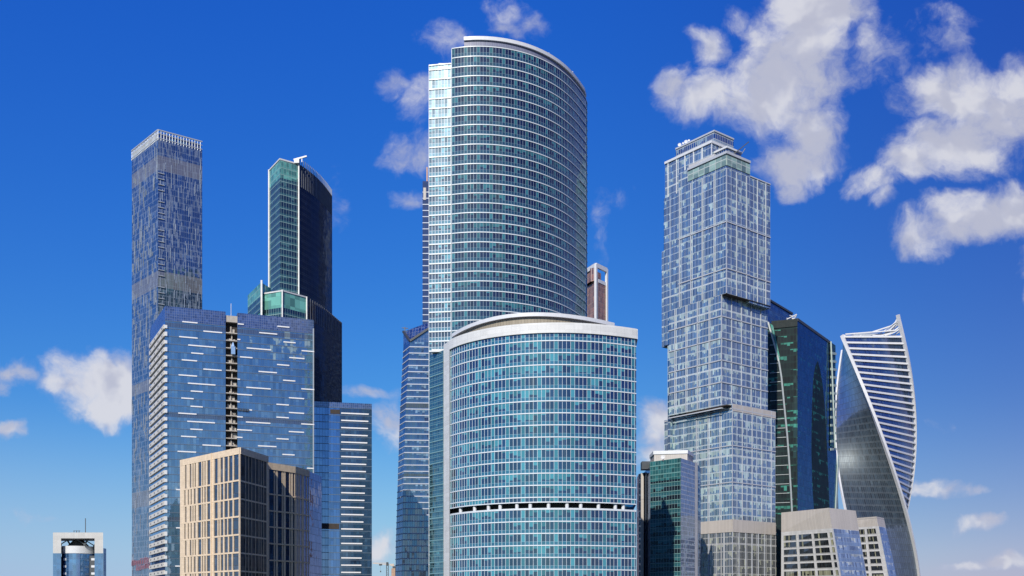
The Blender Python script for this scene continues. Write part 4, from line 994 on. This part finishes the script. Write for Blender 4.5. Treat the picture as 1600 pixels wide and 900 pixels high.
# ================================================================== dark mirror tower
def dark_tower():
    H = 169.2
    C, Rt, Lf = corner(1246, 498.7, H), corner(1296.5, 534.5, H), corner(1200, 503, H)
    t = thing('dark_mirror_tower', 'dark green and navy mirrored tower with a dark pointed arch panel and white curved edges', 'skyscraper', (C[0], C[1], 0))
    Z1 = CAMZ + H; fh = 4.0
    gl = glass('black green glazing', 1.8, fh, 0, dark=(.004, .012, .012), light=(.04, .21, .16), span=(.006, .02, .018), frame=(.012, .035, .03), sp=.25, lv=.16, lh=.14, midh=False, blind=.24, refl=.05, tint=(.4, .7, .65), rough=.04, jit=.03, group=4, seed=40, ior=1.4)
    gr = glass('navy mirror glazing', 1.8, fh, 0, dark=(.006, .03, .07), light=(.012, .09, .14), span=(.006, .028, .06), frame=(.006, .025, .06), sp=.3, lv=.08, lh=.1, midh=False, blind=.3, refl=.24, tint=(.20, .40, .62), rough=.05, jit=.03, wav=.03, seed=41)
    # left face: built in two parts either side of a curved white line
    MB().prism([Lf, C, (C[0] + 12, C[1] + 30), (Lf[0] + 5, Lf[1] + 30)], 0, Z1 - 1).build('green_facade', gl, t)
    L = math.dist(C, Rt)
    rf = MB()     # right face, leaning out towards the ground
    Rb = at(C, Rt, along(1308, C, Rt)); zmid = zz(700, 640)
    A = at(C, Rt, 0, 0)
    rows = [0, zz(900, 640), zmid, zz(610, 640), Z1 - 1]
    xs = [along(1315, C, Rt), along(1314, C, Rt), along(1307, C, Rt), along(1300, C, Rt), L]
    d = (Vector(Rt) - Vector(C)).normalized(); nn = Vector((-d.y, d.x))
    for i in range(4):
        z0, z1 = rows[i], rows[i + 1]; p0, p1 = at(C, Rt, xs[i]), at(C, Rt, xs[i + 1])
        f0, f1 = at(C, Rt, 0, .06), at(C, Rt, 0, .06)
        rf.face([(*f0, z0), (*p0, z0), (*p1, z1), (*f1, z1)], [(0, z0), (xs[i], z0), (xs[i + 1], z1), (0, z1)])
        q0, q1 = tuple(Vector(p0) + nn * 20), tuple(Vector(p1) + nn * 20); b0, b1 = tuple(Vector(C) + nn * 20), tuple(Vector(C) + nn * 20)
        rf.face([(*p0, z0), (*q0, z0), (*q1, z1), (*p1, z1)]); rf.face([(*q0, z0), (*b0, z0), (*b1, z1), (*q1, z1)]); rf.face([(*b0, z0), (*f0, z0), (*f1, z1), (*b1, z1)])
        if i == 3: rf.face([(*f1, z1), (*p1, z1), (*q1, z1), (*b1, z1)])
    rf.build('navy_facade', gr, t)
    cap = strip(MB(), [at(C, Rt, 0), at(C, Rt, L + .5)], -3, .4, Z1 - 1, Z1 + .6); cap.build('roof_edge', M['steel'], t)
    strip(MB(), [at(Lf, C, 2), at(Lf, C, math.dist(Lf, C))], -3, .5, Z1 - 4.2, Z1 + .2).build('roof_screen', plain('black roof screen', (.02, .03, .03), .8, 0, .1, panel=(.8, 9), pcol=.4), t)
    # dark pointed arch panel, standing slightly proud of the navy facade
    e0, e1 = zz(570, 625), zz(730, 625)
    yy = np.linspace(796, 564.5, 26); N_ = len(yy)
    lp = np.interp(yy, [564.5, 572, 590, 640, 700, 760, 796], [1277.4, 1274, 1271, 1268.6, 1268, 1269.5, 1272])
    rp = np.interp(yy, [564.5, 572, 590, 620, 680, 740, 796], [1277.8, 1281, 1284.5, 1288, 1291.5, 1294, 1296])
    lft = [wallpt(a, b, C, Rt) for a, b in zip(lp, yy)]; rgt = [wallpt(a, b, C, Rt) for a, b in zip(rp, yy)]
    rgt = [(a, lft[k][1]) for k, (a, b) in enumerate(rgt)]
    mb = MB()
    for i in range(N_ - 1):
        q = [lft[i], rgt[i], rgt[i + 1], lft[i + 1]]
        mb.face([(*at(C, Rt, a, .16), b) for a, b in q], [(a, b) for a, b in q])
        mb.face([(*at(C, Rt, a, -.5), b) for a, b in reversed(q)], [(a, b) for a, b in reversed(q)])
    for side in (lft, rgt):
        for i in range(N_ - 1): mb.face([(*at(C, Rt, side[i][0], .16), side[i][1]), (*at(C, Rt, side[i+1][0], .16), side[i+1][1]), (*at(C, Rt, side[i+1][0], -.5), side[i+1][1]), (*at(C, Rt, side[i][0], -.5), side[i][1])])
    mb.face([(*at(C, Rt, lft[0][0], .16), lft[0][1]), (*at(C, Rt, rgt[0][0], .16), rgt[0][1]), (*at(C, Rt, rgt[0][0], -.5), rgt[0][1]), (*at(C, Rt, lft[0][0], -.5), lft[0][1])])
    mb.build('arch_panel', glass('arch dark glazing', 1.8, fh, 0, dark=(.004, .012, .014), light=(.02, .14, .12), span=(.004, .016, .018), frame=(.006, .02, .02), sp=.3, lv=.1, lh=.1, blind=.28, refl=.0, tint=(.08, .16, .16), seed=42, ior=1.2), t)
    # second dark slab with light ribs at the right end
    E0, E1 = (xx(1297.4, 651), 651), (xx(1305.5, 660), 660); Zr = zz(541, 662)
    MB().prism([E0, E1, (E1[0] + 2, E1[1] + 20), (E0[0], E0[1] + 20)], zz(700, 660), Zr).build('ribbed_end', gl, t)
    gw = plain('pale green rib', (.42, .52, .48), .5, 0, .05)
    for i in range(13):
        z = Zr - 6 - i * 5.1; a, b = (E0[0] + .1, E0[1] - .4), (E1[0] + .3, E1[1] - .4)
        mb = MB(); mb.bar((*a, z - 1.2), (*b, z + .4), .6, 1.5); mb.build('end_rib', gw, t)
    MB().bar((E0[0] + .1, E0[1] - .6, Zr), (E0[0] + 2.8, E0[1] - .6, zz(700, 650)), .8).build('edge_strip', gw, t)
    # curved white lines on the left
    def curve_line(pts, w, name, mat, off=.9):
        mb = MB(); q = []
        for px, py in pts: s, z = wallpt(px, py, Lf, C); q.append((*at(Lf, C, s, off), z))
        for a, b in zip(q[:-1], q[1:]): mb.bar(a, b, w, w)
        mb.build(name, mat, t)
    ln = plain('pale steel edge', (.38, .42, .42), .4, .2, .08)
    curve_line([(1200.5, 504), (1206, 524), (1212, 545), (1217, 565), (1221, 590), (1226, 640), (1230, 680), (1233, 720), (1236, 770), (1238, 810), (1239, 905)], .9, 'curved_edge', ln)
    g5 = glass('mint edge glazing', 2, 4, 0, dark=(.07, .28, .22), light=(.1, .32, .25), span=(.05, .2, .16), sp=.2, frame=(.2, .4, .35), lv=.2, lh=.3, blind=.4, refl=.1, tint=(.6, .9, .8))
    q = []
    for px, py in [(1203.5, 506), (1208, 509), (1219.5, 562), (1217.5, 563)]: s, z = wallpt(px, py, Lf, C); q.append((s, z))
    mb = MB(); mb.hexa([(*at(Lf, C, s, .1), z) for s, z in q], [(*at(Lf, C, s, .6), z) for s, z in q]); mb.build('mint_edge', g5, t)
    # stacked floors left of the curved line
    for i in range(18):
        y = 540 + i * 14.5; xr = np.interp(y, [504, 565, 640, 720, 905], [1200, 1216, 1225, 1232, 1238])
        a, z = wallpt(1203, y, Lf, C); b, _ = wallpt(xr, y, Lf, C)
        if b - a > 1 and z > 2: strip(MB(), [at(Lf, C, a), at(Lf, C, b)], .0, .35, z, z + .35).build('floor_line', ln, t)
    # pale wedge low on the right
    q = []
    for px, py in [(1299, 905), (1303, 905), (1309.6, 712), (1308.2, 712)]: s, z = wallpt(px, py, C, Rt); q.append((s, z))
    mb = MB(); mb.hexa([(*at(C, Rt, s, .1), z) for s, z in q], [(*at(C, Rt, s, .7), z) for s, z in q]); mb.build('pale_wedge', gw, t)
    # roof machinery
    s = along(1236, Lf, C); p = at(Lf, C, s, -1); mb = MB()
    mb.box((p[0] + 1, p[1], Z1), 1.6, 2, 1.2); mb.bar((p[0] - 2.5, p[1], Z1 + .6), (p[0] + 3, p[1] - 1, Z1 + 3.2), .45); mb.bar((p[0] + 1.5, p[1], Z1), (p[0] + 3, p[1] - 1, Z1 + 3), .35); mb.bar((p[0] - 1, p[1], Z1 + 2.8), (p[0] + 3.5, p[1] + 1, Z1 + 2.2), .35); mb.bar((p[0] - 2.5, p[1], Z1), (p[0] - 2.5, p[1], Z1 + 1.4), .3); mb.build('roof_crane', M['capstone'], t)
    # taller rear slab just visible behind
    H3 = 190; a, b, c = corner(1185, 459, H3), corner(1206.7, 470.7, H3), corner(1238, 490.5, H3)
    MB().prism([a, c, (c[0] + 4, c[1] + 20), (a[0], a[1] + 40)], 0, CAMZ + H3).build('rear_slab', glass('rear blue glazing', 1.8, fh, 0, dark=(.02, .05, .10), light=(.05, .1, .16), span=(.04, .07, .11), frame=(.05, .08, .13), sp=.3, lv=.1, lh=.2, refl=.25, tint=(.45, .65, .9), seed=44), t)
    mb = MB(); mb.bar((a[0], a[1] - .3, CAMZ + H3), (c[0], c[1] - .3, CAMZ + H3), 1.0, 1.2); mb.build('rear_roof_edge', M['steel'], t)
dark_tower()

# ================================================================== twisting tower
def twisting_tower():
    D0 = 780; cxp = 1376
    t = thing('twisting_tower', 'twisting glass tower with white spiral edges, white floor bars and a pointed crown', 'skyscraper', (xx(cxp, D0), D0, 0))
    TA = np.array([(529,1317),(552,1329),(580,1340),(609,1350.8),(647,1364),(700,1382),(741,1397.5),(778,1409.5),(814,1419.5),(863,1428.6),(898,1433.5),(975,1438)])
    TB = np.array([(495,1402.5),(511,1406.5),(529,1410.5),(548,1414.8),(593,1422.8),(647,1428),(673,1429.5),(695,1429.3),(729,1426),(773,1420.5),(797,1415.5),(850,1400),(900,1384),(975,1355)])
    TC = np.array([(529,1319),(553,1317.4),(588,1310.7),(609,1308),(650,1306),(700,1307),(744,1311),(795,1322),(850,1337),(900,1352),(975,1378)])
    cf = [np.polyfit(T[:, 0] - 720, T[:, 1], 4) for T in (TA, TB, TC)]
    def pts(y):
        th = R(-135 + (y - 538) * .41); r = 30
        ya, yb, yc, yd = D0 + r * math.sin(th), D0 + r * math.sin(th + math.pi / 2), D0 + r * math.sin(th - math.pi / 2), D0 - r * math.sin(th)
        pa, pb, pc = [float(np.polyval(c, max(HOR - (HOR - y) * D0 / q, lo) - 720)) for c, q, lo in zip(cf, (ya, yb, yc), (525, 494, 525))]
        pd = min(2 * cxp - pa, pb - 12)
        return [(xx(pa, ya), ya), (xx(pb, yb), yb), (xx(pd, yd), yd), (xx(pc, yc), yc)]
    def Y_(z): return HOR - (z - CAMZ) * F / D0
    zt = zz(538, D0); fh = 4.63; zs = list(np.arange(zt, 0, -fh)) + [0.0]
    def face(name, i, j, mat, ztop=zt):
        mb = MB(); lv = [z for z in zs if z <= ztop]
        for a, b in zip(lv[1:], lv[:-1]):
            P0, P1 = pts(Y_(a)), pts(Y_(b)); n = 6
            for k in range(n):
                def q(P, f): return tuple(Vector(P[i]).lerp(Vector(P[j]), f))
                mb.face([(*q(P0, k / n), a), (*q(P0, (k + 1) / n), a), (*q(P1, (k + 1) / n), b), (*q(P1, k / n), b)], [(k * 7, a), (k * 7 + 7, a), (k * 7 + 7, b), (k * 7, b)])
        return mb.build(name, mat, t, smooth=True)
    g1 = glass('navy ribbon glazing', 1.4, fh, zt, dark=(.015, .035, .09), light=(.05, .09, .15), span=(.03, .06, .12), frame=(.07, .1, .16), sp=.2, lv=.12, lh=.05, midh=False, blind=.3, refl=.30, tint=(.5, .66, .95), rough=.05, jit=.02, seed=50)
    g2 = glass('smoky twisting glazing', 1.4, fh, zt, dark=(.022, .036, .05), light=(.045, .065, .08), span=(.05, .065, .08), frame=(.10, .12, .14), sp=.25, lv=.2, lh=.22, midh=False, blind=.25, refl=.04, tint=(.50, .58, .64), rough=.43, jit=.02, wav=.04, seed=51)
    face('ribbon_facade', 0, 1, g1); face('smoky_facade', 3, 0, g2); face('rear_facade', 1, 2, g1); face('rear_facade', 2, 3, g1)
    T = pts(Y_(zt)); MB().face([(*p, zt) for p in T]).build('roof', M['roofgrey'], t)
    WH = plain('white ribbon cladding', (.72, .73, .75), .4, 0, .05)
    cen = Vector((xx(cxp, D0), D0))
    # floor bars on the ribbon face
    for z in zs[:-1]:
        if z < 4: continue
        P_ = pts(Y_(z)); a, b = Vector(P_[0]), Vector(P_[1]); d = (b - a); n = Vector((d.y, -d.x)).normalized()
        if n.dot((a + b) / 2 - cen) < 0: n = -n
        a += n * .4; b += n * .4
        mb = MB(); mb.bar((a.x, a.y, z), (b.x, b.y, z), 1.3, 1.35); mb.build('floor_bar', WH, t)
    # extra open bars in the crown
    for k in (1, 2):
        z = zt + fh * k * .72; P_ = pts(Y_(z)); a, b = Vector(P_[0]), Vector(P_[1])
        A0 = Vector(T[0])
        mb = MB(); st = A0.lerp(Vector(T[1]), .04 if k == 1 else .45)
        mb.bar((st.x, st.y, zt + 2.0 + (k - 1) * 1.0), (b.x, b.y, z + 1.6 + (k-1)*1.5), .8, .9); mb.build('crown_bar', WH, t)
    # spiral edges
    def edge(i, ytop, name, w=2.1):
        ys = np.linspace(ytop, 974, 60); q = []
        for y in ys:
            z = CAMZ + (HOR - y) / F * D0; p = Vector(pts(y)[i]); o = (p - cen).normalized() * .5; q.append(Vector((p.x + o.x, p.y + o.y, z)))
        mb = MB()
        for a, b in zip(q[:-1], q[1:]):
            mb.bar(a, b + (b - a) * .12, w, w)
        mb.build(name, WH, t)
    edge(0, 536, 'spiral_edge'); edge(1, 507, 'spiral_edge'); edge(3, 536, 'spiral_edge', 1.3); edge(2, 538, 'spiral_edge')
    # swooping pipes between the low and the high corner
    tip = Vector((*pts(512)[1], zz(514, D0))); lo = Vector((*T[0], zt + 1.5)); br = Vector(( *T[1], zt + 4))
    for k, (f0, sag, yb, back) in enumerate(((0, 11, 515, 6), (0.0, 8.5, 519, 12), (.5, 3, 523, 2), (.7, 1.0, 526, 1), (.3, 5, 529, 9))):
        e = Vector((*pts(yb)[1], zz(yb, D0))); s = lo.lerp(Vector((*T[1], zt + 1)), f0); pr = None; mb = MB()
        for f in np.linspace(0, 1, 13):
            p = s.lerp(e, f); p.z -= sag * (4 * f * (1 - f)) * (.55 + .45 * f); p.y += back * math.sin(math.pi * f); p.z = max(p.z, zt + .8)
            if pr is not None: mb.bar(pr, p, .8)
            pr = p
        mb.build('crown_pipe', WH, t)
    mb = MB()
    for f in (.55, .65, .75, .83): p = Vector(T[0]).lerp(Vector(T[1]), f); mb.bar((p.x, p.y + 3, zt), (tip.x - 1, tip.y, zt + 6 + f * 8), .45)
    mb.build('crown_strut', WH, t)
    cgl = Vector(T[0]).lerp(Vector(T[1]), .5); dd = Vector(T[1]) - Vector(T[0])
    MB().box((cgl.x, cgl.y + 7, zt), dd.length * .6, 8, 3.4, dd).build('roof_plant', M['greyframe'], t)
twisting_tower()

# ================================================================== two grey stone buildings with battered walls
def grey_building(name, label, Cp, Lp, Rp, H, Cb, Lb, Rb, yb, colsp, rows, bandpx, dep, gmat):
    """roof corners (px,py), the same edges' px at photo row yb, window columns as fractions of the left face"""
    C, Lf, Rt = corner(*Cp, H), corner(*Lp, H), corner(*Rp, H)
    t = thing(name, label, 'office building', (C[0], C[1], 0), 'battered grey stone office buildings')
    Z1 = CAMZ + H
    # lean: corners move outwards linearly with depth below the roof
    def lean(T, pxb, frac=1.0, k=0):
        zb = zz(yb, T[1]); dxm = xx(pxb, T[1]) - T[0]; m = dxm / (Z1 - zb)
        return lambda z: (T[0] + m * (Z1 - z), T[1] - k * (Z1 - z))
    fC, fL, fR = lean(C, Cb, k=.03), lean(Lf, Lb), lean(Rt, Rb)
    def quad(a, b, c, d): return [a, b, c, d]
    def fpz(z): 
        c, l, r = fC(z), fL(z), fR(z); return [l, c, r, (r[0] + 3, r[1] + dep), (l[0] * (1 + dep / l[1]) + 1.5, l[1] + dep)]
    zb_ = zz(bandpx, C[1])
    mb = MB(); NR, NC = 14, 8
    for i in range(NR):
        za_, zc_ = zb_ * i / NR, zb_ * (i + 1) / NR; P0, P1 = fpz(za_), fpz(zc_)
        for e in range(5):
            a0, a1, c0_, c1_ = Vector(P0[e]), Vector(P0[(e + 1) % 5]), Vector(P1[e]), Vector(P1[(e + 1) % 5]); L0 = (a1 - a0).length
            for k in range(NC):
                f0, f1 = k / NC, (k + 1) / NC
                mb.face([(*a0.lerp(a1, f0), za_), (*a0.lerp(a1, f1), za_), (*c0_.lerp(c1_, f1), zc_), (*c0_.lerp(c1_, f0), zc_)], [(L0 * f0, za_), (L0 * f1, za_), (L0 * f1, zc_), (L0 * f0, zc_)])
    body = mb.build('stone_wall', M['greystone'], t)
    mb = MB(); mb.prism(fpz(zb_), zb_, Z1, fp2=fpz(Z1)); mb.build('ribbed_crown', M['beigeribs'], t)
    A = lambda s, z, o=0: None
    def face_pt(f, z, off, left=True):
        P_ = fpz(z); a, b = (P_[0], P_[1]) if left else (P_[1], P_[2]); L = math.dist(a, b); p = at(a, b, f * L, off); return (*p, z)
    # windows on the left face: each its own pane in a dark reveal
    gw = gmat
    z = zb_ - 1.6
    for y0, y1 in rows:
        za, zc = zz(y1, C[1]), zz(y0, C[1])
        if zc < 2: break
        for f0, f1 in colsp:
            mb = MB(); b = [face_pt(f0, za, -.1), face_pt(f1, za, -.1), face_pt(f1, zc, -.1), face_pt(f0, zc, -.1)]
            tq = [face_pt(f0, za, .06), face_pt(f1, za, .06), face_pt(f1, zc, .06), face_pt(f0, zc, .06)]
            mb.face(tq, [(0, 0), (4.5, 0), (4.5, 2.3), (0, 2.3)] if False else [(f0 * 40, za), (f1 * 40, za), (f1 * 40, zc), (f0 * 40, zc)]); mb.face(b[::-1])
            for i in range(4): mb.face([b[i], b[(i + 1) % 4], tq[(i + 1) % 4], tq[i]])
            w = mb.build('window', gw, t)
            # frame around, proud of the wall
            fr = MB()
            for i in range(4):
                a, c = Vector(tq[i]), Vector(tq[(i + 1) % 4]); fr.bar(a + Vector((0, -.06, 0)), c + Vector((0, -.06, 0)), .16, .16)
            fr.build('window_frame', M['greystone'], w)
    # glazed right face
    mb = MB(); ztop = zb_ - .2
    q = [face_pt(.04, 1, .12, False), face_pt(.98, 1, .12, False), face_pt(.98, ztop, .12, False), face_pt(.04, ztop, .12, False)]
    r = [face_pt(.04, 1, -.1, False), face_pt(.98, 1, -.1, False), face_pt(.98, ztop, -.1, False), face_pt(.04, ztop, -.1, False)]
    L = math.dist(q[0][:2], q[1][:2])
    mb.face(q, [(0, 1), (L, 1), (L, ztop), (0, ztop)]); mb.face(r[::-1])
    for i in range(4): mb.face([r[i], r[(i + 1) % 4], q[(i + 1) % 4], q[i]])
    mb.build('glazed_side', glass('pale blue sloped glazing', 1.3, 3.9, zb_, dark=(.2, .27, .40), light=(.5, .55, .55), span=(.2, .28, .42), frame=(.36, .41, .48), sp=.45, lv=.1, lh=.1, blind=.36, refl=.15, tint=(.6, .75, 1), seed=60, group=3), t)
    return t
wgm = glass('office window panes', 1.15, 30, 0, dark=(.012, .016, .018), light=(.30, .30, .20), span=(0, 0, 0), sp=0, lv=.10, lh=0, frame=(.08, .08, .08), blind=.40, refl=.14, tint=(.7, .8, .9), seed=61, group=2)
rows1 = [(680 + a / 4.092, 680 + b / 4.092) for a, b in ((620,655),(666,702),(714,750),(762,797),(810,846),(860,895),(908,944),(956,990))]
tot = 1293 - 1220.8
cols1 = [((a - 85) / 305.0, (b - 85) / 305.0) for a, b in ((100,178),(190,268),(280,360),(371,387))]
grey_building('battered_stone_building', 'grey stone office block with ribbed beige crown, in front of the dark mirror tower', (1295, 793.5), (1220.8, 801), (1337, 798), 47.0, 1311, 1220.5, 1354, 897.6, cols1, rows1, 825.5, 30, wgm)
rows2 = [(680 + a / 4.092, 680 + b / 4.092) for a, b in ((594,628),(643,678),(692,726),(740,774),(788,818),(834,864),(880,905),(925,950))]
cols2 = [(.12, .46), (.54, .88)]
grey_building('battered_stone_building', 'smaller grey stone office block at the foot of the twisting tower', (1369.5, 807), (1332, 810), (1381, 809.5), 49.0, 1386.5, 1333, 1400, 897.6, cols2, rows2, 822, 26, wgm)

# ================================================================== far crane and a tan tower between the buildings
def crane():
    Y = 900
    def Q(x, y): return Vector((xx(570 + x / 15, Y), Y, zz(840 + y / 15, Y)))
    t = thing('tower_crane', 'distant tower crane with a pale jib in the gap left of the notched tower', 'crane', (Q(530, 0).x, Y, 0))
    m = MB(); b = Q(530, 650)
    for sx in (-.8, .8):
        for sy in (-.8, .8): m.bar((b.x + sx, Y + sy, 0), (b.x + sx, Y + sy, b.z), .35)
    z = 0; k = 1
    while z < b.z - 2: m.bar((b.x - .8 * k, Y - .8, z), (b.x + .8 * k, Y - .8, z + 2), .25); z += 2; k = -k
    m.build('mast', M['steel'], t)
    pale = plain('faded crane paint', (.62, .55, .48), .6, 0, .1)
    a, c = Q(185, 603), Q(660, 645); m = MB()
    m.bar(a, c, .5); m.bar(a + Vector((0, 0, .2)), Q(530, 615) + Vector((0, 0, .9)), .35)
    for f in np.linspace(0, .95, 20):
        p = a.lerp(c, f); m.bar(p, a.lerp(c, f + .05) + Vector((0, 0, 1.1)), .22)
    m.build('jib', pale, t)
    MB().box((Q(370, 0).x, Y, Q(0, 655).z), 2.6, 1.4, 1.4).build('trolley', M['steel'], t)
    MB().box((b.x, Y - .5, b.z - .5), 1.8, 2, 3.2).build('cab', M['steel'], t)
    MB().box((c.x - .5, Y, c.z - 1), 3, 2, 2.2).build('counterweight', pale, t)
    m = MB(); h = Q(370, 790); m.bar(Q(370, 655), h, .12); m.box((h.x, Y, h.z - .8), 1, .8, 1.2); m.build('hook', M['steel'], t)
    Y2 = 960
    t2 = thing('tan_tower', 'small tan tower top beneath the distant crane jib', 'building', (xx(615, Y2), Y2, 0))
    x0, x1 = xx(611.5, Y2), xx(617.5, Y2)
    m = MB(); m.prism([(x0, Y2), (x1, Y2), (x1, Y2 + 4), (x0, Y2 + 4)], 0, zz(888, Y2)); m.build('wall', plain('tan render', (.5, .34, .24), .8, 0, .15, panel=(2, 3), pcol=.6), t2)
    MB().prism([(x0 + 1, Y2 + 1), (x1, Y2 + 1), (x1, Y2 + 3), (x0 + 1, Y2 + 3)], zz(888, Y2), zz(884.5, Y2)).build('roof_hut', M['steel'], t2)
crane()
